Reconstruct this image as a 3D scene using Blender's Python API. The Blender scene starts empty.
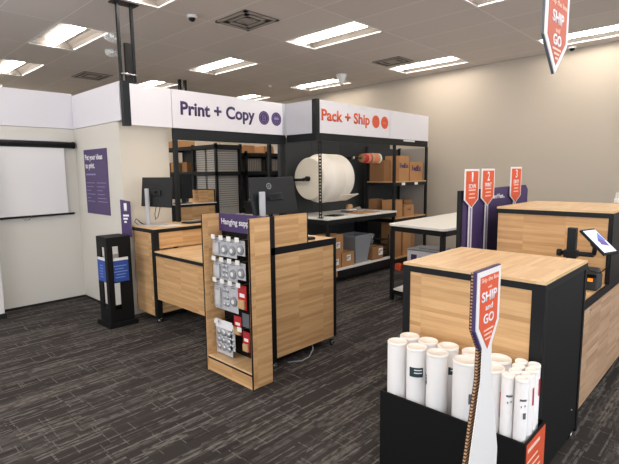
import bpy, bmesh, math, random
from mathutils import Vector, Matrix
random.seed(7)
C = bpy.context.scene.collection
PI = math.pi
OFF = {}          # object -> world origin its mesh is stored against

# ------------------------------------------------------------------ materials
def lin(c):
    return tuple((v/255/12.92 if v/255 <= .04045 else ((v/255+.055)/1.055)**2.4) for v in c)+(1,)
def mat(name, rgb, rough=.6, metal=0, emit=0, alpha=1, trans=0, bump=0, bscale=60, var=0, coat=0):
    m = bpy.data.materials.new(name); m.use_nodes = True
    nt = m.node_tree; b = nt.nodes['Principled BSDF']
    col = lin(rgb)
    b.inputs['Base Color'].default_value = col
    b.inputs['Roughness'].default_value = rough; b.inputs['Metallic'].default_value = metal
    b.inputs['Coat Weight'].default_value = coat
    if trans: b.inputs['Transmission Weight'].default_value = trans
    if alpha < 1: b.inputs['Alpha'].default_value = alpha
    if emit:
        b.inputs['Emission Color'].default_value = col; b.inputs['Emission Strength'].default_value = emit
    if bump or var:
        tc = nt.nodes.new('ShaderNodeTexCoord'); n = nt.nodes.new('ShaderNodeTexNoise')
        n.inputs['Scale'].default_value = bscale; n.inputs['Detail'].default_value = 4
        nt.links.new(tc.outputs['Object'], n.inputs['Vector'])
        if bump:
            bp = nt.nodes.new('ShaderNodeBump'); bp.inputs['Strength'].default_value = bump; bp.inputs['Distance'].default_value = .002
            nt.links.new(n.outputs['Fac'], bp.inputs['Height']); nt.links.new(bp.outputs['Normal'], b.inputs['Normal'])
        if var:
            mx = nt.nodes.new('ShaderNodeMix'); mx.data_type = 'RGBA'
            mx.inputs[6].default_value = tuple(v*(1-var) for v in col[:3])+(1,)
            mx.inputs[7].default_value = tuple(min(1, v*(1+var)) for v in col[:3])+(1,)
            nt.links.new(n.outputs['Fac'], mx.inputs[0]); nt.links.new(mx.outputs[2], b.inputs['Base Color'])
    return m

def nd(nt, t, **k):
    n = nt.nodes.new('ShaderNode'+t)
    for a, v in k.items(): setattr(n, a, v)
    return n
def mixc(nt, fac, a, b, bt='MIX'):
    m = nt.nodes.new('ShaderNodeMix'); m.data_type = 'RGBA'; m.blend_type = bt
    for s, v in ((0, fac), (6, a), (7, b)):
        if isinstance(v, (int, float)): m.inputs[s].default_value = v
        elif isinstance(v, tuple): m.inputs[s].default_value = v
        else: nt.links.new(v, m.inputs[s])
    return m.outputs[2]
def wood(name, light, dark, rough=.42, L=.30, W=.024):
    m = bpy.data.materials.new(name); m.use_nodes = True; nt = m.node_tree; b = nt.nodes['Principled BSDF']
    uv = nd(nt, 'UVMap')
    def brick(sc, l, w, off):
        mp = nd(nt, 'Mapping'); mp.inputs['Location'].default_value = (off, off*1.7, 0)
        nt.links.new(uv.outputs[0], mp.inputs[0])
        k = nd(nt, 'TexBrick'); k.offset = .37; k.offset_frequency = 1; k.squash = 1
        k.inputs['Scale'].default_value = 1; k.inputs['Brick Width'].default_value = l; k.inputs['Row Height'].default_value = w
        k.inputs['Mortar Size'].default_value = 0.0006; k.inputs['Mortar Smooth'].default_value = .3
        k.inputs['Color1'].default_value = (0, 0, 0, 1); k.inputs['Color2'].default_value = (1, 1, 1, 1)
        k.inputs['Mortar'].default_value = (.15, .15, .15, 1); k.inputs['Bias'].default_value = 0
        nt.links.new(mp.outputs[0], k.inputs['Vector']); return k.outputs['Color']
    c1 = brick(1, L, W, 3.1)
    mp = nd(nt, 'Mapping'); mp.inputs['Scale'].default_value = (5, 60, 1); nt.links.new(uv.outputs[0], mp.inputs[0])
    n = nd(nt, 'TexNoise'); n.inputs['Scale'].default_value = 1; n.inputs['Detail'].default_value = 5; n.inputs['Distortion'].default_value = .4
    nt.links.new(mp.outputs[0], n.inputs['Vector'])
    n2 = nd(nt, 'TexNoise'); n2.inputs['Scale'].default_value = 2.2; nt.links.new(uv.outputs[0], n2.inputs['Vector'])
    base = mixc(nt, c1, lin(dark), lin(light))
    rmp = nd(nt, 'ValToRGB'); rmp.color_ramp.elements[0].position = .3; rmp.color_ramp.elements[1].position = .7
    rmp.color_ramp.elements[0].color = (.82, .78, .72, 1); rmp.color_ramp.elements[1].color = (1.0, 1.0, 1.0, 1)
    nt.links.new(n.outputs['Fac'], rmp.inputs[0])
    g = mixc(nt, .75, base, rmp.outputs[0], 'MULTIPLY')
    nt.links.new(g, b.inputs['Base Color'])
    b.inputs['Roughness'].default_value = rough; b.inputs['Specular IOR Level'].default_value = .35
    return m

M = {}
M['wood'] = wood('butcher_block_laminate', (226, 184, 134), (200, 155, 106))
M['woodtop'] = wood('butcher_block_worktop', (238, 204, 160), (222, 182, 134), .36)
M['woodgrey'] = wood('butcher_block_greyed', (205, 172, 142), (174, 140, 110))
M['black'] = mat('black_powder_coat', (19, 19, 21), .5)
M['blackm'] = mat('matt_black_board', (9, 9, 10), .6)
M['steel'] = mat('dark_steel', (34, 37, 39), .45, .3)
M['chrome'] = mat('chrome', (190, 190, 192), .25, .9)
M['slate'] = mat('slate_grey_backer', (46, 50, 52), .6, var=.08, bscale=4)
M['rubber'] = mat('black_rubber', (18, 18, 18), .8)
M['panel'] = mat('off_white_wall_panel', (214, 209, 199), .65, var=.02, bscale=1.5)
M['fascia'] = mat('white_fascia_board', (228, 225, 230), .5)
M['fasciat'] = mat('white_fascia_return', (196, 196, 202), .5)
M['wallb'] = mat('beige_painted_wall', (186, 175, 160), .85, bump=.15, bscale=180, var=.015)
M['wallw'] = mat('cream_wall_and_lit_recess', (222, 213, 198), .8, bump=.1, bscale=180)
M['white'] = mat('white_plastic', (232, 230, 228), .5)
M['whitetop'] = mat('white_laminate_top', (240, 238, 232), .35)
M['paper'] = mat('white_paper', (236, 233, 228), .8)
M['foam'] = mat('white_bubble_wrap', (236, 228, 216), .55, bump=.5, bscale=55, var=.05)
M['foamend'] = mat('bubble_roll_end', (226, 216, 198), .7, bump=.3, bscale=70, var=.06)
M['tube'] = mat('white_cardboard_tube', (226, 224, 224), .6, bump=.06, bscale=40)
M['cap'] = mat('white_tube_cap', (246, 240, 232), .5)
M['purple'] = mat('purple_board', (68, 50, 98), .6)
M['purplep'] = mat('purple_poster', (80, 65, 106), .6)
M['ptext'] = mat('deep_purple_print', (62, 40, 92), .5)
M['lilac'] = mat('lilac_print', (150, 138, 178), .6)
M['orange'] = mat('orange_print', (216, 86, 48), .6)
M['orangef'] = mat('faded_orange_print', (196, 98, 76), .6)
M['peach'] = mat('pale_print_on_orange', (246, 206, 188), .6)
M['wprint'] = mat('white_print', (240, 238, 240), .55)
M['kraft'] = mat('kraft_cardboard', (176, 130, 86), .85, var=.06, bscale=9)
M['kraftd'] = mat('brown_cardboard', (150, 108, 70), .85, var=.06, bscale=9)
M['tape'] = mat('paper_tape', (196, 158, 112), .6)
M['blue'] = mat('blue_carton', (40, 76, 158), .5)
M['bluel'] = mat('pale_blue_print', (130, 160, 216), .6)
M['grey'] = mat('grey_plastic', (138, 142, 148), .5)
M['greyd'] = mat('grey_print', (96, 98, 104), .6)
M['silver'] = mat('brushed_silver', (196, 198, 202), .35, .7)
M['monb'] = mat('monitor_black_plastic', (30, 32, 34), .42)
M['screen'] = mat('dark_screen_glass', (12, 13, 15), .1)
M['red'] = mat('red_print', (186, 34, 40), .5)
M['teal'] = mat('dark_teal_print', (34, 58, 62), .6)
M['clear'] = mat('clear_blister', (205, 205, 208), .15, alpha=.45)
M['acryl'] = mat('clear_acrylic', (235, 238, 238), .08, alpha=.28)
M['wire'] = mat('galvanised_wire', (118, 114, 108), .5, .5)
M['slot'] = mat('pale_document_tray', (170, 165, 158), .6)
M['skin'] = mat('pale_pink_print', (226, 120, 100), .6)
M['packcard'] = mat('grey_printed_card', (186, 185, 188), .5, var=.25, bscale=70)
M['satin'] = mat('satin_silver_plastic', (188, 190, 194), .4, .15)
M['sidegrey'] = mat('grey_side_board', (150, 145, 138), .7)
M['flute'] = None
M['lens'] = mat('lamp_lens', (255, 245, 233), .5, emit=18)
M['refl'] = mat('troffer_reflector', (104, 99, 94), .6)
M['alu'] = mat('vent_metal', (158, 150, 142), .5)
M['ventd'] = mat('vent_dark_gap', (88, 81, 75), .8)
M['label'] = mat('white_sticker', (236, 234, 230), .6)
M['sheet'] = mat('white_backdrop_sheet', (232, 230, 230), .55)
M['led'] = mat('orange_lit_key', (240, 120, 30), .5, emit=1.0)
M['ui'] = mat('lit_tablet_screen', (196, 206, 226), .3, emit=.45)
M['uib'] = mat('lit_tablet_blue_mark', (58, 84, 170), .3, emit=.4)
M['uid'] = mat('lit_tablet_purple_mark', (66, 46, 120), .3, emit=.4)

def flute_mat():
    m = bpy.data.materials.new('corrugated_board_edge'); m.use_nodes = True; nt = m.node_tree; b = nt.nodes['Principled BSDF']
    tc = nd(nt, 'TexCoord'); s = nd(nt, 'SeparateXYZ'); nt.links.new(tc.outputs['Object'], s.inputs[0])
    mu = nd(nt, 'Math', operation='MULTIPLY'); mu.inputs[1].default_value = 2*PI/.0125; nt.links.new(s.outputs['Z'], mu.inputs[0])
    si = nd(nt, 'Math', operation='SINE'); nt.links.new(mu.outputs[0], si.inputs[0])
    gt = nd(nt, 'Math', operation='GREATER_THAN'); gt.inputs[1].default_value = -.1; nt.links.new(si.outputs[0], gt.inputs[0])
    nt.links.new(mixc(nt, gt.outputs[0], lin((70, 42, 30)), lin((190, 150, 112))), b.inputs['Base Color'])
    b.inputs['Roughness'].default_value = .85
    return m
M['flute'] = flute_mat()

def carpet_mat():
    m = bpy.data.materials.new('carpet_plank'); m.use_nodes = True; nt = m.node_tree; b = nt.nodes['Principled BSDF']
    tc = nd(nt, 'TexCoord')
    def lay(L, W, off, thr, rot=PI/2, mortar=0.0, soft=.04):
        mp = nd(nt, 'Mapping'); mp.inputs['Rotation'].default_value = (0, 0, rot); mp.inputs['Location'].default_value = (off, off*.73, 0)
        nt.links.new(tc.outputs['Object'], mp.inputs[0])
        k = nd(nt, 'TexBrick'); k.offset = .41; k.offset_frequency = 1
        k.inputs['Scale'].default_value = 1; k.inputs['Brick Width'].default_value = L; k.inputs['Row Height'].default_value = W
        k.inputs['Mortar Size'].default_value = mortar; k.inputs['Mortar'].default_value = (0, 0, 0, 1)
        k.inputs['Color1'].default_value = (0, 0, 0, 1); k.inputs['Color2'].default_value = (1, 1, 1, 1)
        nt.links.new(mp.outputs[0], k.inputs['Vector'])
        r = nd(nt, 'ValToRGB'); r.color_ramp.elements[0].position = thr; r.color_ramp.elements[1].position = min(.999, thr+soft)
        nt.links.new(k.outputs['Color'], r.inputs[0]); return r.outputs[0]
    nb_ = nd(nt, 'TexNoise'); nb_.inputs['Scale'].default_value = 1; nb_.inputs['Detail'].default_value = 4; mpb = nd(nt, 'Mapping'); mpb.inputs['Scale'].default_value = (60, 14, 1)
    nt.links.new(tc.outputs['Object'], mpb.inputs[0]); nt.links.new(mpb.outputs[0], nb_.inputs['Vector'])
    br = nd(nt, 'MapRange'); br.inputs[1].default_value = .38; br.inputs[2].default_value = .56; nt.links.new(nb_.outputs['Fac'], br.inputs[0])
    base = lin((56, 52, 51)); mid = lin((90, 86, 83)); hi = lin((116, 111, 106)); dk = lin((44, 40, 40))
    c = mixc(nt, lay(1.0, .25, .3, .4, soft=.5), base, lin((66, 62, 60)))
    def mul(a, s):
        x = nd(nt, 'Math', operation='MULTIPLY'); x.inputs[1].default_value = s; nt.links.new(a, x.inputs[0]); y = nd(nt, 'Math', operation='MULTIPLY'); nt.links.new(x.outputs[0], y.inputs[0]); nt.links.new(br.outputs[0], y.inputs[1]); return y.outputs[0]
    c = mixc(nt, mul(lay(.80, .055, 1.3, .76), .75), c, mid)
    c = mixc(nt, mul(lay(.50, .030, 5.3, .80), .75), c, mid)
    c = mixc(nt, mul(lay(.36, .011, 2.7, .86), .8), c, hi)
    c = mixc(nt, mul(lay(.45, .016, 7.7, .88), .8), c, hi)
    c = mixc(nt, mul(lay(.57, .029, 9.1, .84), .7), c, dk)
    c = mixc(nt, mul(lay(.12, .007, 4.2, .945, rot=0), .9), c, hi)
    # plank seams
    mp = nd(nt, 'Mapping'); mp.inputs['Rotation'].default_value = (0, 0, PI/2); nt.links.new(tc.outputs['Object'], mp.inputs[0])
    k = nd(nt, 'TexBrick'); k.offset = .5
    for n_, v in (('Scale', 1), ('Brick Width', 1.0), ('Row Height', .25), ('Mortar Size', .0025)): k.inputs[n_].default_value = v
    nt.links.new(mp.outputs[0], k.inputs['Vector'])
    c = mixc(nt, mul(k.outputs['Fac'], .6), c, lin((30, 26, 25)))
    # pile
    n = nd(nt, 'TexNoise'); n.inputs['Scale'].default_value = 220; n.inputs['Detail'].default_value = 3; nt.links.new(tc.outputs['Object'], n.inputs['Vector'])
    mr = nd(nt, 'MapRange'); mr.inputs[1].default_value = .3; mr.inputs[2].default_value = .7; mr.inputs[3].default_value = .72; mr.inputs[4].default_value = 1.25
    nt.links.new(n.outputs['Fac'], mr.inputs[0])
    c = mixc(nt, 1.0, c, mr.outputs[0], 'MULTIPLY')
    nt.links.new(c, b.inputs['Base Color'])
    b.inputs['Roughness'].default_value = .95; b.inputs['Specular IOR Level'].default_value = .15
    bp = nd(nt, 'Bump'); bp.inputs['Strength'].default_value = .5; bp.inputs['Distance'].default_value = .003
    nt.links.new(n.outputs['Fac'], bp.inputs['Height']); nt.links.new(bp.outputs['Normal'], b.inputs['Normal'])
    return m
for k in ('black', 'blackm', 'steel', 'monb'): M[k].node_tree.nodes['Principled BSDF'].inputs['Specular IOR Level'].default_value = .28
M['carpet'] = carpet_mat()

TX0, TY0 = -3.61, 2.12          # ceiling grid lattice
def ceil_mat():
    m = bpy.data.materials.new('ceiling_tile'); m.use_nodes = True; nt = m.node_tree; b = nt.nodes['Principled BSDF']
    tc = nd(nt, 'TexCoord'); mp = nd(nt, 'Mapping'); mp.inputs['Location'].default_value = (-TX0+40*1.22, -TY0+40*.61, 0)
    nt.links.new(tc.outputs['Object'], mp.inputs[0])
    k = nd(nt, 'TexBrick'); k.offset = 0
    for n_, v in (('Scale', 1), ('Brick Width', 1.22), ('Row Height', .61), ('Mortar Size', .008), ('Mortar Smooth', .1)): k.inputs[n_].default_value = v
    k.inputs['Color1'].default_value = lin((216, 207, 200)); k.inputs['Color2'].default_value = lin((211, 202, 195)); k.inputs['Mortar'].default_value = lin((232, 225, 218))
    nt.links.new(mp.outputs[0], k.inputs['Vector'])
    n = nd(nt, 'TexNoise'); n.inputs['Scale'].default_value = 90; nt.links.new(tc.outputs['Object'], n.inputs['Vector'])
    bp = nd(nt, 'Bump'); bp.inputs['Strength'].default_value = .2; bp.inputs['Distance'].default_value = .002
    nt.links.new(n.outputs['Fac'], bp.inputs['Height']); nt.links.new(bp.outputs['Normal'], b.inputs['Normal'])
    nt.links.new(k.outputs['Color'], b.inputs['Base Color']); b.inputs['Roughness'].default_value = .9
    return m
M['ceiling'] = ceil_mat()

def panel_seam_mat(name, rgb, axis, pitch, seam=.006, dark=.8):
    """wall board with fine vertical joints every `pitch` metres along the given axis"""
    m = bpy.data.materials.new(name); m.use_nodes = True; nt = m.node_tree; b = nt.nodes['Principled BSDF']
    tc = nd(nt, 'TexCoord'); s = nd(nt, 'SeparateXYZ'); nt.links.new(tc.outputs['Object'], s.inputs[0])
    mo = nd(nt, 'Math', operation='FLOORED_MODULO'); mo.inputs[1].default_value = pitch; nt.links.new(s.outputs[axis], mo.inputs[0])
    lt = nd(nt, 'Math', operation='LESS_THAN'); lt.inputs[1].default_value = seam; nt.links.new(mo.outputs[0], lt.inputs[0])
    col = lin(rgb)
    nt.links.new(mixc(nt, lt.outputs[0], col, tuple(v*dark for v in col[:3])+(1,)), b.inputs['Base Color'])
    b.inputs['Roughness'].default_value = .6
    return m

# ------------------------------------------------------------------ mesh helpers
class MB:
    def __init__(s, mats): s.bm = bmesh.new(); s.uv = s.bm.loops.layers.uv.new('UVMap'); s.m = mats if isinstance(mats, list) else [mats]
    def face(s, vs, mi=0, smooth=False):
        try: f = s.bm.faces.new(vs)
        except ValueError: return None
        f.material_index = mi; f.smooth = smooth; return f
    def box(s, x0, x1, y0, y1, z0, z1, mi=0, rot=0, piv=None):
        v = [Vector((x, y, z)) for x in (x0, x1) for y in (y0, y1) for z in (z0, z1)]
        return s.hexa(v, mi, rot, piv)
    def hexa(s, v, mi=0, rot=0, piv=None):
        if rot:
            R = Matrix.Rotation(rot, 3, 'Z'); p = Vector(piv) if piv else sum(v, Vector())/8
            v = [R@(a-p)+p for a in v]
        b = [s.bm.verts.new(a) for a in v]
        for q in ((0, 1, 3, 2), (4, 6, 7, 5), (0, 4, 5, 1), (2, 3, 7, 6), (0, 2, 6, 4), (1, 5, 7, 3)):
            s.face([b[i] for i in q], mi)
        return s
    def obox(s, c, ax, ay, az, mi=0):
        """oriented box: centre and three half-axis vectors"""
        c, ax, ay, az = map(Vector, (c, ax, ay, az))
        return s.hexa([c+i*ax+j*ay+k*az for i in (-1, 1) for j in (-1, 1) for k in (-1, 1)], mi)
    def lathe(s, o, d, prof, n=24, mi=0, smooth=True, caps=True):
        """prof: list of (t along axis, radius)"""
        o = Vector(o); d = Vector(d).normalized(); a = d.orthogonal().normalized(); b = d.cross(a)
        rings = []
        for t, r in prof:
            rings.append([s.bm.verts.new(o+d*t+(a*math.cos(2*PI*i/n)+b*math.sin(2*PI*i/n))*max(r, 1e-4)) for i in range(n)])
        for k in range(len(rings)-1):
            for i in range(n): s.face([rings[k][i], rings[k][(i+1) % n], rings[k+1][(i+1) % n], rings[k+1][i]], mi, smooth)
        if caps:
            s.face(rings[0][::-1], mi); s.face(rings[-1], mi)
        return s
    def cyl(s, p0, p1, r, n=16, mi=0):
        p0, p1 = Vector(p0), Vector(p1); return s.lathe(p0, p1-p0, [(0, r), ((p1-p0).length, r)], n, mi)
    def tube(s, pts, r, n=8, mi=0):
        pts = [Vector(p) for p in pts]; rings = []; up = None
        for i, p in enumerate(pts):
            d = (pts[min(i+1, len(pts)-1)]-pts[max(i-1, 0)]).normalized()
            a = d.orthogonal().normalized() if up is None else (up-d*up.dot(d)).normalized()
            up = a; b = d.cross(a)
            rings.append([s.bm.verts.new(p+(a*math.cos(2*PI*k/n)+b*math.sin(2*PI*k/n))*r) for k in range(n)])
        for k in range(len(rings)-1):
            for i in range(n): s.face([rings[k][i], rings[k][(i+1) % n], rings[k+1][(i+1) % n], rings[k+1][i]], mi, True)
        s.face(rings[0][::-1], mi); s.face(rings[-1], mi); return s
    def prism(s, o, u, v, w, poly, mi=0, mside=None):
        """extrude the polygon (u,v coords) along w"""
        o, u, v, w = map(Vector, (o, u, v, w))
        A = [s.bm.verts.new(o+u*a+v*b) for a, b in poly]; B = [s.bm.verts.new(o+u*a+v*b+w) for a, b in poly]
        n = len(poly); s.face(A[::-1], mi); s.face(B, mi)
        for i in range(n): s.face([A[i], A[(i+1) % n], B[(i+1) % n], B[i]], mi if mside is None else mside)
        return s
    def build(s, name, parent=None, loc=None, bevel=0, grain=None):
        bm = s.bm; bmesh.ops.recalc_face_normals(bm, faces=bm.faces)
        uv = s.uv
        for f in bm.faces:
            n = f.normal; a = max(range(3), key=lambda i: abs(n[i]))
            for l in f.loops:
                c = l.vert.co
                if a == 2: l[uv].uv = (c.y+17.3, c.x+11) if grain != 'x' else (c.x+17.3, c.y+11)
                elif a == 0: l[uv].uv = (c.y+9.1, c.z+3)
                else: l[uv].uv = (c.x+13.7, c.z+3.013)
        off = Vector(OFF[parent.name]) if parent is not None else (Vector(loc) if loc is not None else None)
        if off is None:
            xs = [v.co for v in bm.verts]
            off = Vector(((min(c.x for c in xs)+max(c.x for c in xs))/2, (min(c.y for c in xs)+max(c.y for c in xs))/2, min(c.z for c in xs)))
        bmesh.ops.translate(bm, verts=bm.verts, vec=-off)
        me = bpy.data.meshes.new(name); bm.to_mesh(me); bm.free()
        for m in s.m: me.materials.append(M[m] if isinstance(m, str) else m)
        o = bpy.data.objects.new(name, me); C.objects.link(o); OFF[o.name] = tuple(off)
        if parent is not None: o.parent = parent
        else: o.location = off
        if bevel:
            bv = o.modifiers.new('Bevel', 'BEVEL'); bv.width = bevel; bv.segments = 2; bv.limit_method = 'ANGLE'; bv.angle_limit = .6
        return o

def tag(o, label, cat, group=None, kind=None):
    o['label'] = label; o['category'] = cat
    if group: o['group'] = group
    if kind: o['kind'] = kind
    return o
def thing(name, loc, label, cat, group=None):
    o = bpy.data.objects.new(name, None); C.objects.link(o); o.location = loc; o.empty_display_size = .05
    OFF[o.name] = tuple(loc); return tag(o, label, cat, group)
def struct(mb, name, bevel=0, loc=(0, 0, 0)):
    o = mb.build(name, loc=loc, bevel=bevel); o['kind'] = 'structure'; return o
def dup(root, loc, rotz=None, label=None, group=None):
    r = root.copy(); C.objects.link(r); r.location = loc
    if rotz is not None: r.rotation_euler = (0, 0, rotz)
    if label: r['label'] = label
    if group: r['group'] = group
    for ch in list(root.children):
        c = ch.copy(); C.objects.link(c); c.parent = r
        for g in ch.children:
            d = g.copy(); C.objects.link(d); d.parent = c
    return r

PX = (Vector((0, 1, 0)), Vector((0, 0, 1)), Vector((1, 0, 0)))    # a sheet facing +X: across, up, out
NY = (Vector((1, 0, 0)), Vector((0, 0, 1)), Vector((0, -1, 0)))   # a sheet facing -Y
def write(s, origin, axes, w, h, m, parent, name='lettering', bold=.02, thick=.0012, align='L'):
    """flat lettering whose ink box is w x h metres with its lower left corner (or centre) at origin"""
    cu = bpy.data.curves.new('t', 'FONT'); cu.body = s; cu.size = 1; cu.offset = bold; cu.resolution_u = 3; cu.extrude = .0
    to = bpy.data.objects.new('t', cu); C.objects.link(to)
    dg = bpy.context.evaluated_depsgraph_get(); me = bpy.data.meshes.new_from_object(to.evaluated_get(dg))
    bpy.data.objects.remove(to); bpy.data.curves.remove(cu)
    xs = [v.co.x for v in me.vertices]; ys = [v.co.y for v in me.vertices]
    x0, x1, y0, y1 = min(xs), max(xs), min(ys), max(ys)
    u, v, n = axes; o = Vector(origin); off = Vector(OFF[parent.name])
    if align == 'C': o = o-u*w/2-v*h/2
    bm = bmesh.new(); bm.from_mesh(me); bpy.data.meshes.remove(me)
    for q in bm.verts:
        a = (q.co.x-x0)/(x1-x0)*w; b = (q.co.y-y0)/(y1-y0)*h
        q.co = o+u*a+v*b-off
    r = bmesh.ops.extrude_face_region(bm, geom=bm.faces[:])
    bmesh.ops.translate(bm, verts=[g for g in r['geom'] if isinstance(g, bmesh.types.BMVert)], vec=n*thick)
    bmesh.ops.recalc_face_normals(bm, faces=bm.faces)
    me = bpy.data.meshes.new(name); bm.to_mesh(me); bm.free(); me.materials.append(M[m])
    ob = bpy.data.objects.new(name, me); C.objects.link(ob); ob.parent = parent; OFF[ob.name] = tuple(off)
    return ob
def bars(origin, axes, rows, m, parent, h=.006, name='fine_print', thick=.001):
    """unreadable small print: rows of (u0, u1, v)"""
    u, v, n = axes; mb = MB(m); o = Vector(origin)
    for a, b, c in rows:
        mb.prism(o+u*a+v*c, u, v, n*thick, [(0, 0), (b-a, 0), (b-a, h), (0, h)])
    return mb.build(name, parent)
def disc(mb, c, axes, r, t, n=32, mi=0):
    u, v, w = axes; mb.prism(c, u, v, w*t, [(r*math.cos(2*PI*i/n), r*math.sin(2*PI*i/n)) for i in range(n)], mi)

# ================================================================== SETTING
ZC = 3.35
mb = MB('carpet'); mb.box(-11.6, 3.5, -4, 8.5, -.05, 0); struct(mb, 'floor')
# troffer cells (x index, y index) on the lattice: cell = [TX0+1.22i-1.22 .. TX0+1.22i] x [TY0+.61j ..]
LX = [-3.61-2.44*k for k in range(-2, 4)]; LY = [2.12+2.44*k for k in range(-2, 3)]
cells = set()
for a in range(-2, 4):
    for b in range(-2, 3): cells.add((-2*a, 4*b))
mb = MB('ceiling')
for i in range(-6, 7):
    for j in range(-11, 11):
        if (i, j) in cells: continue
        x1 = TX0+1.22*i; x0 = x1-1.22; y0 = TY0+.61*j; y1 = y0+.61
        x0 = max(x0, -11.6); y1 = min(y1, 8.5)
        if y0 >= 8.5 or x1 <= -11.6: continue
        vs = [mb.bm.verts.new(p) for p in ((x0, y0, ZC), (x0, y1, ZC), (x1, y1, ZC), (x1, y0, ZC))]; mb.face(vs)
mb.box(-11.6, 3.8, -4.6, 8.5, ZC+.13, ZC+.16)
struct(mb, 'ceiling')

mb = MB('wallb')
mb.hexa([Vector(p) for p in ((-11.6, 8.24, 0), (-11.6, 8.24, ZC), (-11.6, 8.44, 0), (-11.6, 8.44, ZC), (3.5, 7.72, 0), (3.5, 7.72, ZC), (3.5, 7.92, 0), (3.5, 7.92, ZC))])
struct(mb, 'wall_back')
mb = MB('rubber'); mb.hexa([Vector(p) for p in ((-11.5, 8.225, 0), (-11.5, 8.225, .1), (-11.5, 8.24, 0), (-11.5, 8.24, .1), (3.5, 7.707, 0), (3.5, 7.707, .1), (3.5, 7.722, 0), (3.5, 7.722, .1))])
struct(mb, 'baseboard_back')
mb = MB('wallw'); mb.box(-11.7, -11.5, -4, 8.4, 0, ZC); struct(mb, 'wall_far')

XW, YW = -6.27, 2.28
seam = panel_seam_mat('off_white_wall_board', (216, 212, 204), 'Y', 1.22, .004, .86); M['seam'] = seam
mb = MB('seam'); mb.box(XW-.1, XW, -4, YW+.1, 0, 2.145); struct(mb, 'wall_left', loc=(0, .1, 0))
mb = MB('fascia'); mb.box(XW-.1, XW+.004, -4, YW, 2.15, 2.575); struct(mb, 'trim_1')
mb = MB('panel'); mb.box(XW, -5.022, YW, YW+.1, 0, 2.145); struct(mb, 'wall_side', bevel=.003)
mb = MB('fascia'); mb.box(XW, -4.935, YW-.004, YW+.1, 2.15, 2.55); struct(mb, 'trim_2')
mb = MB('wallw'); mb.box(-5.021, -5.004, YW+.001, 2.86, 0, 2.125); struct(mb, 'wall_recess')  # brighter cream puts the light on this recess into the wall colour
mb = MB('rubber'); mb.box(XW, XW+.012, -4, YW, 0, .025); mb.box(XW, -5.01, YW-.012, YW, 0, .025); struct(mb, 'baseboard_left')

# ---------------- ceiling fixtures
def troffer(x1, y0, label, n):
    x0 = x1-1.22; y1 = y0+.61; cx, cy = (x0+x1)/2, (y0+y1)/2
    t = thing('ceiling_light', (cx, cy, ZC), label, 'ceiling light', 'recessed ceiling lights')
    f = .022; g = MB('white')
    for a, b, c, d in ((x0, x1, y0, y0+f), (x0, x1, y1-f, y1), (x0, x0+f, y0, y1), (x1-f, x1, y0, y1)): g.box(a, b, c, d, ZC-.004, ZC+.012)
    g.build('frame', t)
    r = MB('refl'); zt = ZC+.085; w = .08
    def quad(*p): r.face([r.bm.verts.new(q) for q in p])
    X0, X1, Y0, Y1 = x0+f, x1-f, y0+f, y1-f
    prof = [(Y0, ZC+.01), (Y0+.03, ZC+.05), (Y0+.08, zt), (cy-w, zt)]
    for (ya, za), (yb, zb) in zip(prof, prof[1:]):
        quad((X0, ya, za), (X1, ya, za), (X1, yb, zb), (X0, yb, zb))
        quad((X0, 2*cy-ya, za), (X1, 2*cy-ya, za), (X1, 2*cy-yb, zb), (X0, 2*cy-yb, zb))
    quad((X0, cy-w, zt), (X1, cy-w, zt), (X1, cy+w, zt), (X0, cy+w, zt))
    for X in (X0, X1): quad((X, Y0, ZC), (X, Y1, ZC), (X, Y1, zt), (X, Y0, zt))
    r.build('reflector', t)
    l = MB('lens'); a = [(-w+.01, .07), (-w+.03, .035), (-w/2, .014), (0, .008), (w/2, .014), (w-.03, .035), (w-.01, .07)]
    l.prism((X0+.012, cy, ZC), (0, 1, 0), (0, 0, 1), (X1-X0-.024, 0, 0), a); l.build('lens', t)
    return t
base_t = None
TL = {(-3.61, 2.12): 'recessed ceiling light cut by the top edge above the small table',
      (-6.05, 2.12): 'wide recessed ceiling light nearest the upper left, two domes beside it',
      (-8.49, 2.12): 'recessed ceiling light cut by the left edge of the picture',
      (-6.05, 4.56): 'recessed ceiling light above the start of the purple lettered fascia',
      (-3.61, 4.56): 'large recessed ceiling light above the orange lettered fascia',
      (-8.49, 4.56): 'recessed ceiling light just right of the black ceiling posts, low over the fascia',
      (-8.49, 7.0): 'small distant recessed ceiling light over the purple symbols',
      (-6.05, 7.0): 'recessed ceiling light beside the cone speaker near the back wall',
      (-3.61, 7.0): 'recessed ceiling light next to the square vent by the beige wall',
      (-1.17, 7.0): 'recessed ceiling light behind the hanging arrow sign',
      (-1.17, 4.56): 'recessed ceiling light whose tip shows at the top edge left of the hanging sign'}
for x in LX:
    for y in LY:
        key = min(TL, key=lambda k: abs(k[0]-x)+abs(k[1]-y)); hit = abs(key[0]-x)+abs(key[1]-y) < .1
        lab = TL[key] if hit else 'recessed ceiling light of the same kind beyond the picture edge'
        yy = min(y, 9)
        if base_t is None: base_t = troffer(x, y, lab, 0)
        else: dup(base_t, (x-.61, y+.305, ZC), label=lab)

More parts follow.
